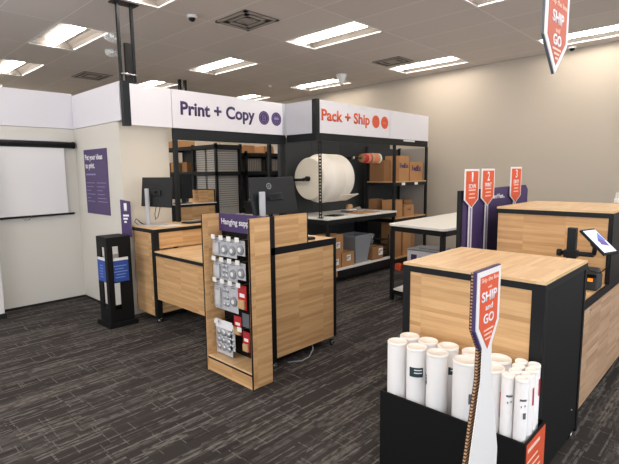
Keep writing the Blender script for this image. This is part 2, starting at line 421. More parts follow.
def vent(cx, cy, w, l, label, style=0):
    t = thing('ceiling_vent', (cx, cy, ZC), label, 'vent', 'ceiling vents')
    MB('ventd').box(cx-w/2, cx+w/2, cy-l/2, cy+l/2, ZC-.006, ZC-.0005).build('backing', t)
    g = MB('alu')
    for k in range(3 if style == 0 else 2):
        a = w/2-k*.085; b = l/2-k*.085; e = .045 if style == 0 else .02; z = ZC-.012-.003*(2-k)
        if b < .05: break
        for q in ((cx-a, cx+a, cy-b, cy-b+e), (cx-a, cx+a, cy+b-e, cy+b), (cx-a, cx-a+e, cy-b, cy+b), (cx+a-e, cx+a, cy-b, cy+b)): g.box(*q, z, z+.008)
    g.build('louvre', t)
    c = MB('alu'); c.box(cx-.09, cx+.09, cy-.09, cy+.09, ZC-.014, ZC-.006); c.build('centre_plate', t)
vent(-4.48, 3.65, .56, .5, 'large square stepped vent above the purple lettered fascia')
vent(-4.45, 6.62, .52, .42, 'square vent near the back wall beside a ceiling light', 1)
vent(-8.85, 3.6, .6, .5, 'flat vent low over the left white fascia', 1)

def dome(x, y, label, r=.045):
    t = thing('security_camera', (x, y, ZC), label, 'camera', 'small ceiling cameras')
    MB('white').lathe((x, y, ZC), (0, 0, -1), [(0, r), (.02, r), (.03, r*.9)], 24).build('housing', t)
    MB('screen').lathe((x, y, ZC-.028), (.3, -.5, -1), [(0, r*.7), (.02, r*.62), (.034, r*.3), (.038, .002)], 20).build('lens_dome', t)
dome(-4.78, 3.10, 'small round white camera with a black lens beside the square vent', .06)
dome(-2.126, 7.76, 'white camera with a black lens at the top of the beige wall', .055)
t = thing('ceiling_speaker', (-5.67, 6.8, ZC), 'small white cone shaped fitting hanging by the far ceiling light', 'speaker')
MB('white').lathe((-5.67, 6.8, ZC), (0, 0, -1), [(0, .1), (.03, .1), (.15, .05), (.19, .02)], 20).build('cone', t)
MB('greyd').lathe((-5.67, 6.8, ZC-.186), (0, 0, -1), [(0, .018), (.02, .012)], 12).build('tip', t)
for (x, y, lab) in ((-6.072, 2.751, 'clear glass dome under the ceiling, the higher of two beside the black posts'), (-6.817, 3.075, 'clear glass dome under the ceiling, the lower of two beside the black posts')):
    t = thing('dome_mirror', (x, y, ZC), lab, 'ceiling dome', 'clear ceiling domes')
    MB('chrome').lathe((x, y, ZC), (0, 0, -1), [(0, .05), (.012, .05)], 20).build('rim', t)
    MB('acryl').lathe((x, y, ZC-.012), (0, 0, -1), [(0, .1), (.03, .098), (.06, .085), (.085, .055), (.1, .005)], 24).build('dome', t)
    MB('white').lathe((x, y, ZC-.012), (0, 0, -1), [(0, .03), (.04, .02)], 12).build('sensor', t)
for (x, y, lab) in ((-1.95, 4.25, 'tiny white sprinkler plate on the ceiling left of the hanging sign'), (-7.4, 6.6, 'dark sprinkler head on the ceiling above the purple symbols')):
    o = MB('white').lathe((x, y, ZC), (0, 0, -1), [(0, .045), (.008, .045), (.014, .02), (.03, .012)], 16).build('sprinkler', loc=(x, y, ZC)); tag(o, lab, 'sprinkler', 'ceiling sprinklers')

# ================================================================== FASCIA SIGNS AND GANTRY
def ceilpost(x, y, label, s=.045, gap=.1, z0=2.53):
    t = thing('ceiling_post', (x, y, z0), label, 'post')
    for k, q in enumerate((-gap/2, gap/2)):
        MB('steel').box(x-s/2, x+s/2, y+q-s/2*.7, y+q+s/2*.7, z0, ZC).build('upright', t)
    MB('steel').box(x-.06, x+.06, y-gap/2-.06, y+gap/2+.06, ZC-.012, ZC).build('ceiling_plate', t)
    MB('rubber').box(x-.02, x+.02, y-.02, y+.05, z0, z0+.42).build('inner_sleeve', t)
    MB('chrome').cyl((x+.03, y-gap/2-.005, z0+.1), (x+.03, y+gap/2+.005, z0+.1), .012, 8).build('bolt', t)
ceilpost(-4.94, 2.385, 'twin black posts rising to the ceiling from the corner of the white fascia', s=.036, gap=.15)
t = thing('ceiling_post', (-8.1, 4.98, 2.4), 'distant pair of thin dark posts above the purple lettered fascia', 'post')
for q in (-.06, .06): MB('steel').box(-8.13, -8.07, 4.98+q-.02, 4.98+q+.02, 2.4, ZC).build('upright', t)

XH = -4.87
t = thing('fascia_sign', (XH, 2.3, 2.0), 'long white fascia with purple words and two purple round symbols', 'sign')
MB('steel').box(XH-.055, XH+.004, 2.285, 2.36, 2.09, 2.55).build('corner_post', t)
MB('fascia').box(XH-.05, XH, 2.362, 2.842, 2.1, 2.53).build('blank_panel', t, bevel=.002)
MB('fascia').box(XH-.05, XH, 2.85, 4.555, 2.1, 2.53).build('lettered_panel', t, bevel=.002)
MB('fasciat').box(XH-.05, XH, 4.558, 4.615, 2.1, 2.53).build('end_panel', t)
MB('steel').box(XH-.05, XH-.01, 2.86, 4.62, 1.97, 2.1).build('beam', t)
write('Print + Copy', (XH+.0015, 2.955, 2.205), PX, 1.10, .205, 'ptext', t, bold=.03)
m_ = MB('ptext'); disc(m_, (XH+.001, 4.215, 2.31), PX, .09, .002); m_.build('symbol_disc', t)
m_ = MB('ptext'); disc(m_, (XH+.001, 4.437, 2.31), PX, .09, .002); m_.build('symbol_disc', t)
s_ = MB('lilac')
def ring(mb, c, axes, r, w, t_, n=28):
    u, v, nn = axes; c = Vector(c)
    A = []
    for i in range(n):
        a = 2*PI*i/n; A.append([mb.bm.verts.new(c+(u*math.cos(a)+v*math.sin(a))*q+nn*h) for q, h in ((r, 0), (r, t_), (r-w, t_), (r-w, 0))])
    for i in range(n):
        for k in range(4): mb.face([A[i][k], A[(i+1) % n][k], A[(i+1) % n][(k+1) % 4], A[i][(k+1) % 4]])
def symbol(kind, cy, m, root, x, sc=1, cz=2.31):
    s = MB(m); c = Vector((x, cy, cz))
    ring(s, c, PX, .072*sc, .005, .001)
    def bar(a, b, w, h): s.prism(c+PX[0]*a*sc+PX[1]*b*sc, PX[0], PX[1], PX[2]*.001, [(0, 0), (w*sc, 0), (w*sc, h*sc), (0, h*sc)])
    if kind == 'doc':
        for q in ((-.028, -.04, .006, .08), (.022, -.04, .006, .06), (-.028, -.04, .056, .006), (-.028, .034, .038, .006), (-.015, .01, .03, .005), (-.015, -.01, .03, .005), (.006, .018, .022, .005)): bar(*q)
    elif kind == 'printer':
        for q in ((-.045, -.01, .09, .03), (-.028, .026, .056, .006), (-.028, .026, .006, .02), (.022, .026, .006, .02), (-.028, -.042, .056, .006), (-.028, -.042, .006, .03), (.022, -.042, .006, .03)): bar(*q)
    elif kind == 'box':
        for q in ((-.04, -.035, .08, .006), (-.04, -.035, .006, .06), (.034, -.035, .006, .06), (-.04, .02, .08, .006), (-.003, -.01, .006, .045)): bar(*q)
    else:
        for q in ((-.045, -.02, .05, .034), (.01, -.02, .028, .022), (-.034, -.034, .014, .012), (.014, -.034, .014, .012)): bar(*q)
    s.build('symbol', root)
symbol('doc', 4.215, 'lilac', t, XH+.003); symbol('printer', 4.437, 'lilac', t, XH+.003)

XP = -4.28
t = thing('fascia_sign', (XP, 4.62, 2.0), 'white fascia with orange words and two orange round symbols', 'sign')
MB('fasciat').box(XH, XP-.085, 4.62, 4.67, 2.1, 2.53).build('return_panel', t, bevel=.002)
MB('steel').box(XP-.085, XP, 4.615, 4.675, 2.1, 2.54).build('corner_post', t)
MB('fascia').box(XP-.05, XP, 4.68, 6.31, 2.1, 2.53).build('lettered_panel', t, bevel=.002)
MB('fascia').box(XP-.05, XP, 6.318, 7.50, 2.1, 2.53).build('blank_panel', t, bevel=.002)
MB('steel').box(XP-.05, XP-.01, 4.62, 7.50, 2.0, 2.1).box(XH, XP-.05, 4.63, 4.67, 2.0, 2.1).build('beam', t)
MB('white').box(XP-.012, XP-.002, 6.72, 7.06, 2.07, 2.095).build('name_strip', t)
write('Pack + Ship', (XP+.0015, 4.71, 2.22), PX, 1.07, .2, 'orange', t, bold=.03)
for cy, k in ((5.935, 'box'), (6.165, 'truck')):
    m_ = MB('orange'); disc(m_, (XP+.001, cy, 2.33), PX, .094, .002); m_.build('symbol_disc', t)
    symbol(k, cy, 'skin', t, XP+.003, cz=2.33)

ZA_ = 1.02
# gantry posts
def slotted_post(x, y, z0, z1, label, slots=None, s=.045, grp='upright posts below the fascias'):
    t = thing('shelving_post', (x, y, z0), label, 'post', grp)
    if not slots: MB('steel').box(x-s/2, x+s/2, y-s/2, y+s/2, z0, z1).build('upright', t)
    if slots:
        m = MB('steel'); z = slots[0]
        for q in (-1, 1): m.box(x-.004, x+.004, y+q*s/2-.006, y+q*s/2+.006, z0, z1)
        while z < slots[1]:
            m.box(x-.003, x+.003, y-s/2+.006, y+s/2-.006, z, z+.024); z += .044
        m.box(x-.0035, x+.0035, y-s/2+.006, y+s/2-.006, slots[1], z1).box(x-.03, x+.03, y-.03, y+.03, z0, z0+.01)
        m.build('perforated_upright', t)
    return t
slotted_post(XP-.04, 4.72, .955, 2.0, 'slotted black post in front of the bubble wrap roll', (.99, 1.97))
slotted_post(XH-.03, 2.885, ZA_ + .001, 1.969, 'black post beside the cream wall under the purple lettered fascia')
slotted_post(XH-.03, 4.57, 0, 1.969, 'black post left of the bubble wrap roll under the fascia corner')
slotted_post(XH-.23, 4.50, 0, 2.09, 'black post at the back right end of the opening', grp='upright posts below the fascias')

# dark backing board behind the roll
mb = MB('slate')
for y0, y1 in ((4.66, 5.34), (5.345, 6.02), (6.025, 6.74), (6.745, 7.47)): mb.box(-5.10, -5.06, y0, y1, 0, 2.09)
struct(mb, 'wall_shipping')
mb = MB('slate'); mb.box(-5.06, -4.93, 4.66, 4.70, .0, 2.0); struct(mb, 'trim_3')

# ================================================================== PACKING BENCH AND ROLLS
t = thing('packing_table', (-4.62, 5.6, 0), 'white topped packing table with a lower shelf under the bubble wrap roll', 'table')
MB('whitetop').box(-5.05, -4.2, 4.74, 6.42, .925, .952).build('tabletop', t, bevel=.005)
MB('black').box(-4.235, -4.205, 4.75, 6.41, .86, .925).box(-5.03, -5.0, 4.75, 6.41, .86, .925).box(-5.0, -4.235, 4.75, 4.78, .86, .925).box(-5.0, -4.235, 6.38, 6.41, .86, .925).build('apron', t)
for x, y in ((-4.24, 4.78), (-4.24, 6.385), (-5.0, 4.78), (-5.0, 6.385)): MB('black').box(x-.02, x+.02, y-.02, y+.02, 0, .925).build('leg', t)
MB('whitetop').box(-5.02, -4.225, 4.805, 6.36, .186, .206).build('lower_shelf', t)
MB('black').box(-4.263, -4.235, 4.80, 6.36, .07, .186).build('shelf_rail', t)

t = thing('bubble_wrap_roll', (-4.62, 4.95, 1.48), 'huge white roll of bubble wrap on a black spindle', 'packing roll')
m_ = MB(['foam', 'foamend'])
R = .34
YR0, YR1 = 4.84, 5.46
XR = -4.65
m_.lathe((XR, YR0, 1.49), (0, 1, 0), [(0, .287), (.015, .30), (.08, .303), (.15, .305), (.17, .335), (.19, .35), (.25, .356), (.40, .352), (.41, .347), (.42, .354), (.56, .352), (.60, .35), (.62, .338)], 64, 0, caps=True)
for f in m_.bm.faces:
    if len(f.verts) > 8: f.material_index = 1
m_.build('roll', t)
MB('black').cyl((XR, YR0-.05, 1.49), (XR, YR0+.001, 1.49), .035, 20).build('hub', t)
MB('steel').cyl((XR, YR0-.12, 1.49), (XR, YR1+.06, 1.49), .015, 12).build('spindle', t)
MB('foam').obox((XR+.15, YR1-.02, 1.2), (.12, 0, .05), (0, .2, 0), (-.003, 0, .006)).build('loose_end', t)
t = thing('roll_bracket', (-5.06, 4.64, 1.4), 'black arm holding the bubble wrap spindle out from the board', 'bracket')
MB('black').obox((-4.86, 4.762, 1.475), (.2, 0, .0), (0, .010, 0), (0, 0, .020)).build('arm', t)
MB('black').box(-5.058, -5.03, 4.72, 4.80, 1.40, 1.56).build('mount_plate', t)

t = thing('tape_roll_rack', (-4.62, 5.9, 1.7), 'thin black rod on a bracket carrying a row of tape rolls above the packing table', 'rod')
MB('steel').cyl((-4.60, 5.80, 1.795), (-4.60, 6.54, 1.795), .01, 10).box(-5.06, -4.59, 5.84, 5.86, 1.775, 1.815).build('rod', t)
MB('chrome').lathe((-4.60, 5.77, 1.795), (0, 1, 0), [(0, .02), (.03, .025), (.04, .01)], 12).build('rod_knob', t)
MB('steel').lathe((-4.60, 6.53, 1.795), (0, 1, 0), [(0, .012), (.015, .02), (.03, .012)], 12).build('rod_end', t)
ya = 5.99
for k, (m, w, r) in enumerate((('kraftd', .04, .066), ('red', .07, .076), ('skin', .06, .078), ('kraftd', .035, .078), ('tape', .06, .083), ('skin', .06, .086), ('tape', .055, .086), ('foam', .04, .084))):
    tr = MB(m).lathe((-4.60, ya, 1.795), (0, 1, 0), [(0, .04), (0, r-.004), (.004, r), (w-.004, r), (w, r-.004), (w, .04), (w, .012), (0, .012), (0, .04)], 28, caps=False).build('tape_roll'); ya += w+.006
    tag(tr, ['brown tape roll at the left end of the rod', 'solid red tape roll on the rod, the widest', 'light red tape roll right after the solid red one', 'narrow brown tape roll in the middle of the rod', 'cream tape roll after the narrow brown one', 'light red tape roll between two cream ones', 'cream tape roll next to the white one', 'white tape roll at the right end of the rod'][k], 'tape', 'tape rolls on the rod')

# tape dispenser and bits on the table
t = thing('tape_dispenser', (-4.62, 5.75, .952), 'small silver tape dispenser lying on the white packing table', 'tape dispenser')
MB('greyd').box(-4.72, -4.52, 5.62, 5.70, .953, .985).build('base', t, bevel=.006)
MB('tape').lathe((-4.62, 5.72, 1.03), (1, 0, 0), [(-.03, .02), (-.03, .05), (.03, .05), (.03, .02)], 24).build('tape_reel', t)
MB('chrome').obox((-4.6, 5.84, 1.0), (.03, 0, 0), (0, .1, .01), (0, -.004, .025)).build('cutter_arm', t)
MB('wprint').box(-4.66, -4.56, 5.66, 5.82, .985, 1.0).build('label_tape', t)
o = MB('kraft').box(-4.55, -4.27, 5.55, 6.05, .953, .962).build('cardboard_sheet', bevel=.001); tag(o, 'flat brown cardboard sheet on the white packing table', 'cardboard')
o = MB('screen').obox((-4.42, 5.12, .958), (.09, .02, 0), (-.02, .13, 0), (0, 0, .005)).build('tablet_computer', bevel=.003); tag(o, 'black tablet lying flat on the packing table by the slotted post', 'tablet')

# things under the table
def carton(name, x, y, z, w, d, h, m, label, cat='box', group=None, rot=0, sticker=None, front='X', logo=None):
    t = thing(name, (x, y, z), label, cat, group)
    MB(m).box(x-w/2, x+w/2, y-d/2, y+d/2, z, z+h, rot=0).build('body', t, bevel=.003)
    MB('tape').box(x-.022, x+.022, y-d/2+.001, y+d/2-.001, z+h, z+h+.0012).build('tape_strip', t)
    if sticker:
        sy, sz, sw, sh = sticker
        s = MB('label').prism((x+w/2, y+sy, z+sz), *PX[:2], PX[2]*.0012, [(0, 0), (sw, 0), (sw, sh), (0, sh)]).build('sticker', t)
        bars((x+w/2+.0012, y+sy, z+sz), PX, [(.01, sw*.4, sh*.3), (.01, sw*.4, sh*.5), (sw*.3, sw*.8, sh*.6)], 'greyd', s, h=sh*.14, name='printed_mark', thick=.0008)
    if logo:
        write('Fed', (x+w/2+.001, y-logo/2, z+h*.52), PX, logo*.56, logo*.32, 'ptext', t, bold=.03)
        write('Ex', (x+w/2+.001, y-logo/2+logo*.57, z+h*.52), PX, logo*.43, logo*.32, 'ptext', t, bold=.03)
    t.rotation_euler = (0, 0, rot); return t
def pxz(x):  return x
gB = 'cartons under the packing table'
carton('cardboard_box', -4.42, 4.93, .207, .28, .36, .21, 'kraft', 'brown carton with a white sticker, left of the two bottom ones under the packing table', group=gB, sticker=(.04, .05, .09, .09))
carton('cardboard_box', -4.42, 5.27, .207, .28, .28, .21, 'kraft', 'brown carton with a white sticker beside the grey bin', group=gB, sticker=(-.03, .08, .09, .09))
carton('cardboard_box', -4.42, 4.98, .419, .28, .36, .27, 'kraft', 'brown carton stacked on top of the others under the packing table', group=gB, sticker=(.02, .08, .09, .09))
t = thing('grey_bin', (-4.45, 5.63, .207), 'plain grey plastic waste bin under the packing table', 'bin')
m_ = MB('grey')
def frustum(m, x, y, z, w0, d0, w1, d1, h, th=.006):
    A = [m.bm.verts.new((x+a*w0/2, y+b*d0/2, z)) for a, b in ((-1, -1), (1, -1), (1, 1), (-1, 1))]
    B = [m.bm.verts.new((x+a*w1/2, y+b*d1/2, z+h)) for a, b in ((-1, -1), (1, -1), (1, 1), (-1, 1))]
    D = [m.bm.verts.new((x+a*(w1/2-th), y+b*(d1/2-th), z+h)) for a, b in ((-1, -1), (1, -1), (1, 1), (-1, 1))]
    E = [m.bm.verts.new((x+a*(w0/2-th), y+b*(d0/2-th), z+th)) for a, b in ((-1, -1), (1, -1), (1, 1), (-1, 1))]
    m.face(A[::-1]); m.face(E)
    for i in range(4):
        j = (i+1) % 4
        m.face([A[i], A[j], B[j], B[i]]); m.face([B[i], B[j], D[j], D[i]]); m.face([D[i], D[j], E[j], E[i]])
frustum(m_, -4.45, 5.63, .207, .28, .28, .36, .42, .42); m_.build('body', t)
r_ = MB('grey'); 
for q in ((-4.64, -4.26, 5.41, 5.425), (-4.64, -4.26, 5.835, 5.85), (-4.64, -4.62, 5.425, 5.835), (-4.28, -4.26, 5.425, 5.835)): r_.box(*q, .60, .632)
r_.build('rim', t)
carton('cardboard_box', -4.40, 6.00, .207, .26, .28, .2, 'kraftd', 'darker brown carton with a big white sticker at the right under the packing table', group=gB, sticker=(.02, .06, .11, .11))
t = thing('clear_bin', (-4.74, 6.12, .207), 'pale grey clear plastic tub behind the darker carton', 'bin')
m_ = MB('acryl'); frustum(m_, -4.76, 6.14, .207, .3, .34, .34, .42, .33); m_.build('body', t)
MB('grey').box(-4.93, -4.59, 5.93, 6.35, .537, .55).build('lid', t)
t = thing('wire_spool', (-4.40, 6.26, .207), 'black mesh desk tray stack at the right end of the lower shelf', 'tray')
for k in range(4): MB('rubber').box(-4.5, -4.3, 6.17, 6.345, .21+k*.09, .225+k*.09).build('tray', t)
MB('rubber').box(-4.5, -4.49, 6.17, 6.18, .207, .56).box(-4.5, -4.49, 6.335, 6.345, .207, .56).box(-4.31, -4.30, 6.335, 6.345, .207, .56).build('frame', t)
for y, z, l in ((4.86, .17, 'small cream tag hanging off the lower shelf edge, the left one'), (4.94, .15, 'small cream tag hanging off the lower shelf edge, the right one')):
    o = MB('tape').obox((-4.228, y, z), (.002, 0, 0), (0, .022, .006), (0, -.006, .045)).build('hanging_tag', bevel=.001); tag(o, l, 'tag', 'tags on the lower shelf edge')

# ================================================================== BOX RACK (right end of the pack wall)
RX0, RX1, RY0, RY1 = -4.86, -4.29, 6.44, 7.46
t = thing('storage_rack', ((RX0+RX1)/2, (RY0+RY1)/2, 0), 'tall black rack of cardboard boxes at the right end under the fascia', 'shelf')
for x, y in ((RX0+.02, RY0), (RX1, RY0), (RX0+.02, RY1-.02), (RX1, RY1-.02)): MB('steel').box(x-.02, x+.02, y, y+.04, 0, 1.999).build('post', t)
for z in (.13, .80, 1.40):
    f = MB('tape').box(RX0+.02, RX1+.019, RY0+.003, RY1, z, z+.018).build('shelf', t)
    g = MB('steel').box(RX1-.01, RX1+.018, RY0+.04, RY1-.02, z-.055, z).box(RX0, RX1-.01, RY0+.005, RY0+.03, z-.055, z).build('shelf_beam', t)
MB('sidegrey').box(RX0, RX1-.04, RY1-.006, RY1, .1, 1.98).build('side_panel', t)
MB('slate').box(RX0-.012, RX0-.002, RY0, RY1, .1, 1.98).build('back_panel', t)
for y in (6.66, 7.06): MB('label').box(RX1+.018, RX1+.021, y, y+.1, 1.352, 1.395).build('price_tag', t)
gC = 'cartons on the tall rack'
Z1, Z2, Z0 = 1.418, .818, .148
carton('shipping_box', -4.47, 6.815, Z1, .28, .30, .42, 'kraft', 'tall brown carton with purple letters on the top shelf of the rack', group=gC, logo=.25)
carton('shipping_box', -4.45, 7.21, Z1, .24, .42, .32, 'kraft', 'wide brown carton with purple letters on the top shelf by the rack end', group=gC, logo=.3)
carton('shipping_box', -4.64, 6.56, Z1, .30, .17, .35, 'kraftd', 'shadowed brown carton at the back left of the top rack shelf', group=gC)
carton('shipping_box', -4.44, 6.64, Z2, .22, .28, .29, 'kraft', 'tall plain carton at the left of the middle rack shelf', group=gC)
carton('shipping_box', -4.74, 6.59, Z2, .16, .2, .3, 'kraftd', 'plain carton behind the tall one on the middle rack shelf', group=gC)
carton('shipping_box', -4.42, 6.98, Z2, .2, .30, .19, 'kraft', 'small printed carton in the middle of the middle rack shelf', group=gC, sticker=None, logo=.1)
carton('shipping_box', -4.64, 7.30, Z2, .2, .26, .26, 'kraftd', 'brown carton at the right of the middle rack shelf', group=gC)
carton('shipping_box', -4.44, 6.62, Z0, .24, .24, .62, 'kraft', 'very tall brown carton on the bottom rack shelf', group=gC)
carton('shipping_box', -4.44, 6.92, Z0, .24, .25, .42, 'kraft', 'brown carton beside the very tall one on the bottom rack shelf', group=gC)
carton('shipping_box', -4.50, 7.19, Z0, .22, .18, .34, 'kraftd', 'narrow dark carton at the right of the bottom rack shelf', group=gC)

# ================================================================== WHITE WORK TABLE
t = thing('work_table', (-2.8, 5.7, 0), 'white topped black worktable in front of the box rack', 'table')
def tpoly(e): return [(-3.235+e, 4.78+e*.8), (-3.20+e, 4.755+e), (-2.46, 4.645+e), (-2.42-e, 4.67+e), (-2.32-e, 6.80-e), (-3.31+e, 6.80-e)]
MB('whitetop').prism((0, 0, .925), (1, 0, 0), (0, 1, 0), (0, 0, .028), tpoly(0)).build('tabletop', t, bevel=.004)
MB('black').prism((0, 0, .865), (1, 0, 0), (0, 1, 0), (0, 0, .06), tpoly(.012)).build('apron', t)
for x, y in ((-3.20, 4.80), (-2.47, 4.70), (-3.26, 6.74), (-2.38, 6.74)): MB('black').box(x-.02, x+.02, y-.02, y+.02, 0, .865).build('leg', t)
MB('rubber').box(-2.50, -2.44, 4.675, 4.70, .3, .86).build('cable_strip', t)
MB('whitetop').prism((0, 0, .125), (1, 0, 0), (0, 1, 0), (0, 0, .016), [(-3.18, 4.80), (-2.47, 4.70), (-2.40, 5.35), (-3.2, 5.35)]).build('lower_shelf', t)
MB('black').prism((0, 0, .07), (1, 0, 0), (0, 1, 0), (0, 0, .055), [(-3.18, 4.80), (-2.47, 4.70), (-2.40, 5.35), (-3.2, 5.35)]).build('shelf_frame', t)
t = thing('storage_carton', (-3.75, 6.4, 0), 'long white carton with a dark blue mark on the floor beyond the worktable', 'box')
CX0, CY0 = -3.91, 6.28
MB('fascia').box(CX0, CX0+.62, CY0, CY0+.42, 0.0, .36).build('body', t, bevel=.004)
MB('grey').box(CX0-.006, CX0+.626, CY0-.006, CY0+.426, .36, .385).box(CX0+.16, CX0+.55, CY0+.08, CY0+.35, .385, .405).build('lid', t, bevel=.004)
MB('purple').box(CX0+.07, CX0+.17, CY0-.004, CY0-.0005, .20, .30).build('printed_mark', t)
bars((CX0+.22, CY0-.0005, .2), NY, [(0, .1, 0), (0, .08, .03), (.16, .3, .0), (.16, .28, .03), (0, .1, .06)], 'grey', t, h=.015)
o = MB('kraft').obox((-3.62, 7.72, .17), (.1, -.03, 0), (.0, .01, 0), (.03, .0, .17)).build('folded_cardboard'); tag(o, 'brown cardboard leaning on the back wall beyond the worktable', 'cardboard')
o = MB('skin').prism((-4.10, 6.34, 0), (1, 0, 0), (0, 1, 0), (0, 0, .11), [(-.05, -.05), (.06, -.04), (.05, .05), (-.04, .06)]).build('tape_gun', bevel=.01); o.data.materials[0] = M['orange']; tag(o, 'small orange packet on the floor by the rack foot', 'packet')

# ================================================================== PASSPORT SCREEN, POSTER, LEFT OBJECTS
t = thing('photo_backdrop', (XW, 1.3, 1.08), 'pull down white photo backdrop with a black case on the left wall', 'backdrop')
MB('black').cyl((XW+.05, .45, 1.955), (XW+.05, 2.24, 1.945), .038, 20).build('case', t)
MB('silver').box(XW+.015, XW+.055, .5, 2.1, 1.988, 1.996).build('case_trim', t)
MB('black').lathe((XW+.05, 2.235, 1.945), (0, 1, 0), [(0, .042), (.02, .042), (.025, .03)], 20).build('end_cap', t)
MB('sheet').box(XW+.045, XW+.048, .5, 2.13, 1.1, 1.93).build('sheet', t)
MB('black').cyl((XW+.047, .48, 1.083), (XW+.047, 2.2, 1.102), .013, 12).build('bottom_bar', t)
MB('chrome').tube([(XW+.06, 1.62, 1.09), (XW+.06, 1.63, 1.06), (XW+.06, 1.67, 1.055), (XW+.06, 1.70, 1.065), (XW+.06, 1.71, 1.09)], .004, 8).build('pull_handle', t)
o = MB('panel').box(-5.6, -5.56, 0.55, 1.16, .06, 2.02).build('x')
bpy.data.objects.remove(o)
t = thing('standing_panel', (-5.9, .9, 0), 'white upright panel on a black foot at the left edge of the picture', 'panel')
MB('white').box(-6.02, -5.985, .85, 1.30, .05, 1.9).build('board', t, bevel=.003)
MB('rubber').box(-6.05, -5.95, .85, 1.31, 0, .055).build('foot', t)

t = thing('wall_poster', (-5.67, YW, 1.1), 'tall purple poster with white writing on the off white wall', 'poster')
MB('purplep').box(-5.99, -5.335, YW-.006, YW-.0005, 1.113, 1.878).build('sheet', t)
write('Put your ideas', (-5.955, YW-.0065, 1.735), NY, .5, .085, 'wprint', t)
write('to print.', (-5.955, YW-.0065, 1.635), NY, .27, .085, 'wprint', t)
bars((-5.955, YW-.0065, 1.575), NY, [(0, .28, 0)], 'lilac', t, h=.018)
bars((-5.955, YW-.0065, 1.2), NY, [(0.0, .24, .28), (.3, .56, .28), (0, .2, .235), (.3, .52, .235), (0, .12, .19), (.3, .45, .19), (0, .24, .145), (.3, .5, .145), (0, .1, .1), (.3, .54, .1), (0, .22, .06), (.3, .56, .06)], 'lilac', t, h=.007)

t = thing('wall_sign', (-5.0, 2.3, .92), 'small purple sign with white writing on the end of the off white wall', 'sign')
ux = Vector((.105, .06, 0)).normalized()
SA = (ux, Vector((0, 0, 1)), ux.cross(Vector((0, 0, 1))))
so = Vector((-5.02, 2.255, .925))
MB('purple').prism(so, SA[0], SA[1], SA[2]*.004, [(0, 0), (.125, -.03), (.125, .365), (0, .385)]).build('board', t)
bars(so+SA[2]*.0045, SA, [(.045, .08, .26), (.03, .1, .2), (.03, .085, .165), (.04, .07, .13)], 'wprint', t, h=.02)
MB('wprint').prism(so+SA[2]*.0045+SA[0]*.045+SA[1]*.26, SA[0], SA[1], SA[2]*.001, [(0, 0), (.035, 0), (.035, .085), (0, .085)]).build('symbol', t)

# black display stand with blue box
SX0, SX1, SY0, SY1 = -4.985, -4.715, 1.955, 2.20
t = thing('display_stand', (-4.85, 2.08, 0), 'tall black slotted floor stand beside the off white wall', 'display stand')
MB('blackm').box(SX0-.03, SX1+.02, SY0-.03, SY1+.03, 0, .05).build('foot', t, bevel=.003)
m_ = MB('blackm'); H1 = .945
def framed(m, face, a0, a1, c, th, holes):
    """board in a vertical plane with rectangular holes: list of (a, b, z0, z1)"""
    zs = sorted({0.05, H1}|{z for h in holes for z in h[2:]}); as_ = sorted({a0, a1}|{q for h in holes for q in h[:2]})
    for z0, z1 in zip(zs, zs[1:]):
        for b0, b1 in zip(as_, as_[1:]):
            mid = ((b0+b1)/2, (z0+z1)/2)
            if any(h[0] < mid[0] < h[1] and h[2] < mid[1] < h[3] for h in holes): continue
            if face == 'Y': m.box(b0, b1, c, c+th, z0, z1)
            else: m.box(c, c+th, b0, b1, z0, z1)
hYf = [(SX0+.11, SX1-.055, .20, .47), (SX0+.012, SX1-.045, .47, .73), (SX0+.11, SX1-.055, .73, .84)]
hXf = [(SY0+.045, SY0+.115, .18, .47), (SY0+.045, SY1-.035, .47, .73), (SY0+.045, SY0+.115, .73, .85)]
hYb = [(SX0+.02, SX1-.02, .16, .86)]
framed(m_, 'Y', SX0, SX1, SY0, .012, hYf); framed(m_, 'Y', SX0, SX1, SY1-.012, .012, hYb)
framed(m_, 'X', SY0+.012, SY1-.012, SX1-.012, .012, hXf); framed(m_, 'X', SY0+.012, SY1-.012, SX0, .012, [(SY0+.02, SY1-.02, .16, .86)])
m_.box(SX1-.045, SX1+.014, SY0-.014, SY0-.004, .05, H1).box(SX1+.004, SX1+.014, SY0-.004, SY0+.045, .05, H1)
m_.box(SX0+.012, SX1-.012, SY0+.012, SY1-.012, H1-.012, H1)
m_.build('slotted_shell', t)
MB('blackm').box(SX0+.012, SX1-.012, SY0+.012, SY1-.012, .465, .475).build('inner_shelf', t)
t = thing('supply_carton', (-4.85, 2.078, .475), 'blue carton with a white top inside the black slotted stand', 'box')
MB('blue').box(SX0+.014, SX1+.003, SY0-.003, SY1-.037, .476, .70).build('body', t)
MB('white').box(SX0+.014, SX1+.003, SY0-.003, SY1-.037, .70, .727).build('lid', t)
bars((SX1+.0035, SY0+.035, .5), PX, [(.02, .15, .14), (.03, .12, .11), (.02, .16, .08), (.04, .14, .05), (.03, .13, .02)], 'bluel', t, h=.008)
bars((SX0+.05, SY0-.0035, .5), NY, [(.02, .09, .14), (.02, .09, .11), (.02, .08, .08), (.02, .08, .05), (.02, .09, .02)], 'bluel', t, h=.008)
# wrap the carton seen through the front slot too
# ================================================================== SELF-SERVICE WORKSTATION
def caster(x, y, root, r=.03):
    c = MB('rubber').lathe((x-.012, y, r), (1, 0, 0), [(0, r-.004), (.004, r), (.020, r), (.024, r-.004)], 20).build('caster', root)
    MB('chrome').lathe((x+.013, y, r), (1, 0, 0), [(0, r*.8), (.006, r*.6)], 14).build('hub', c)
    MB('chrome').cyl((x, y, r), (x, y, .085), .007, 8).build('stem', c)

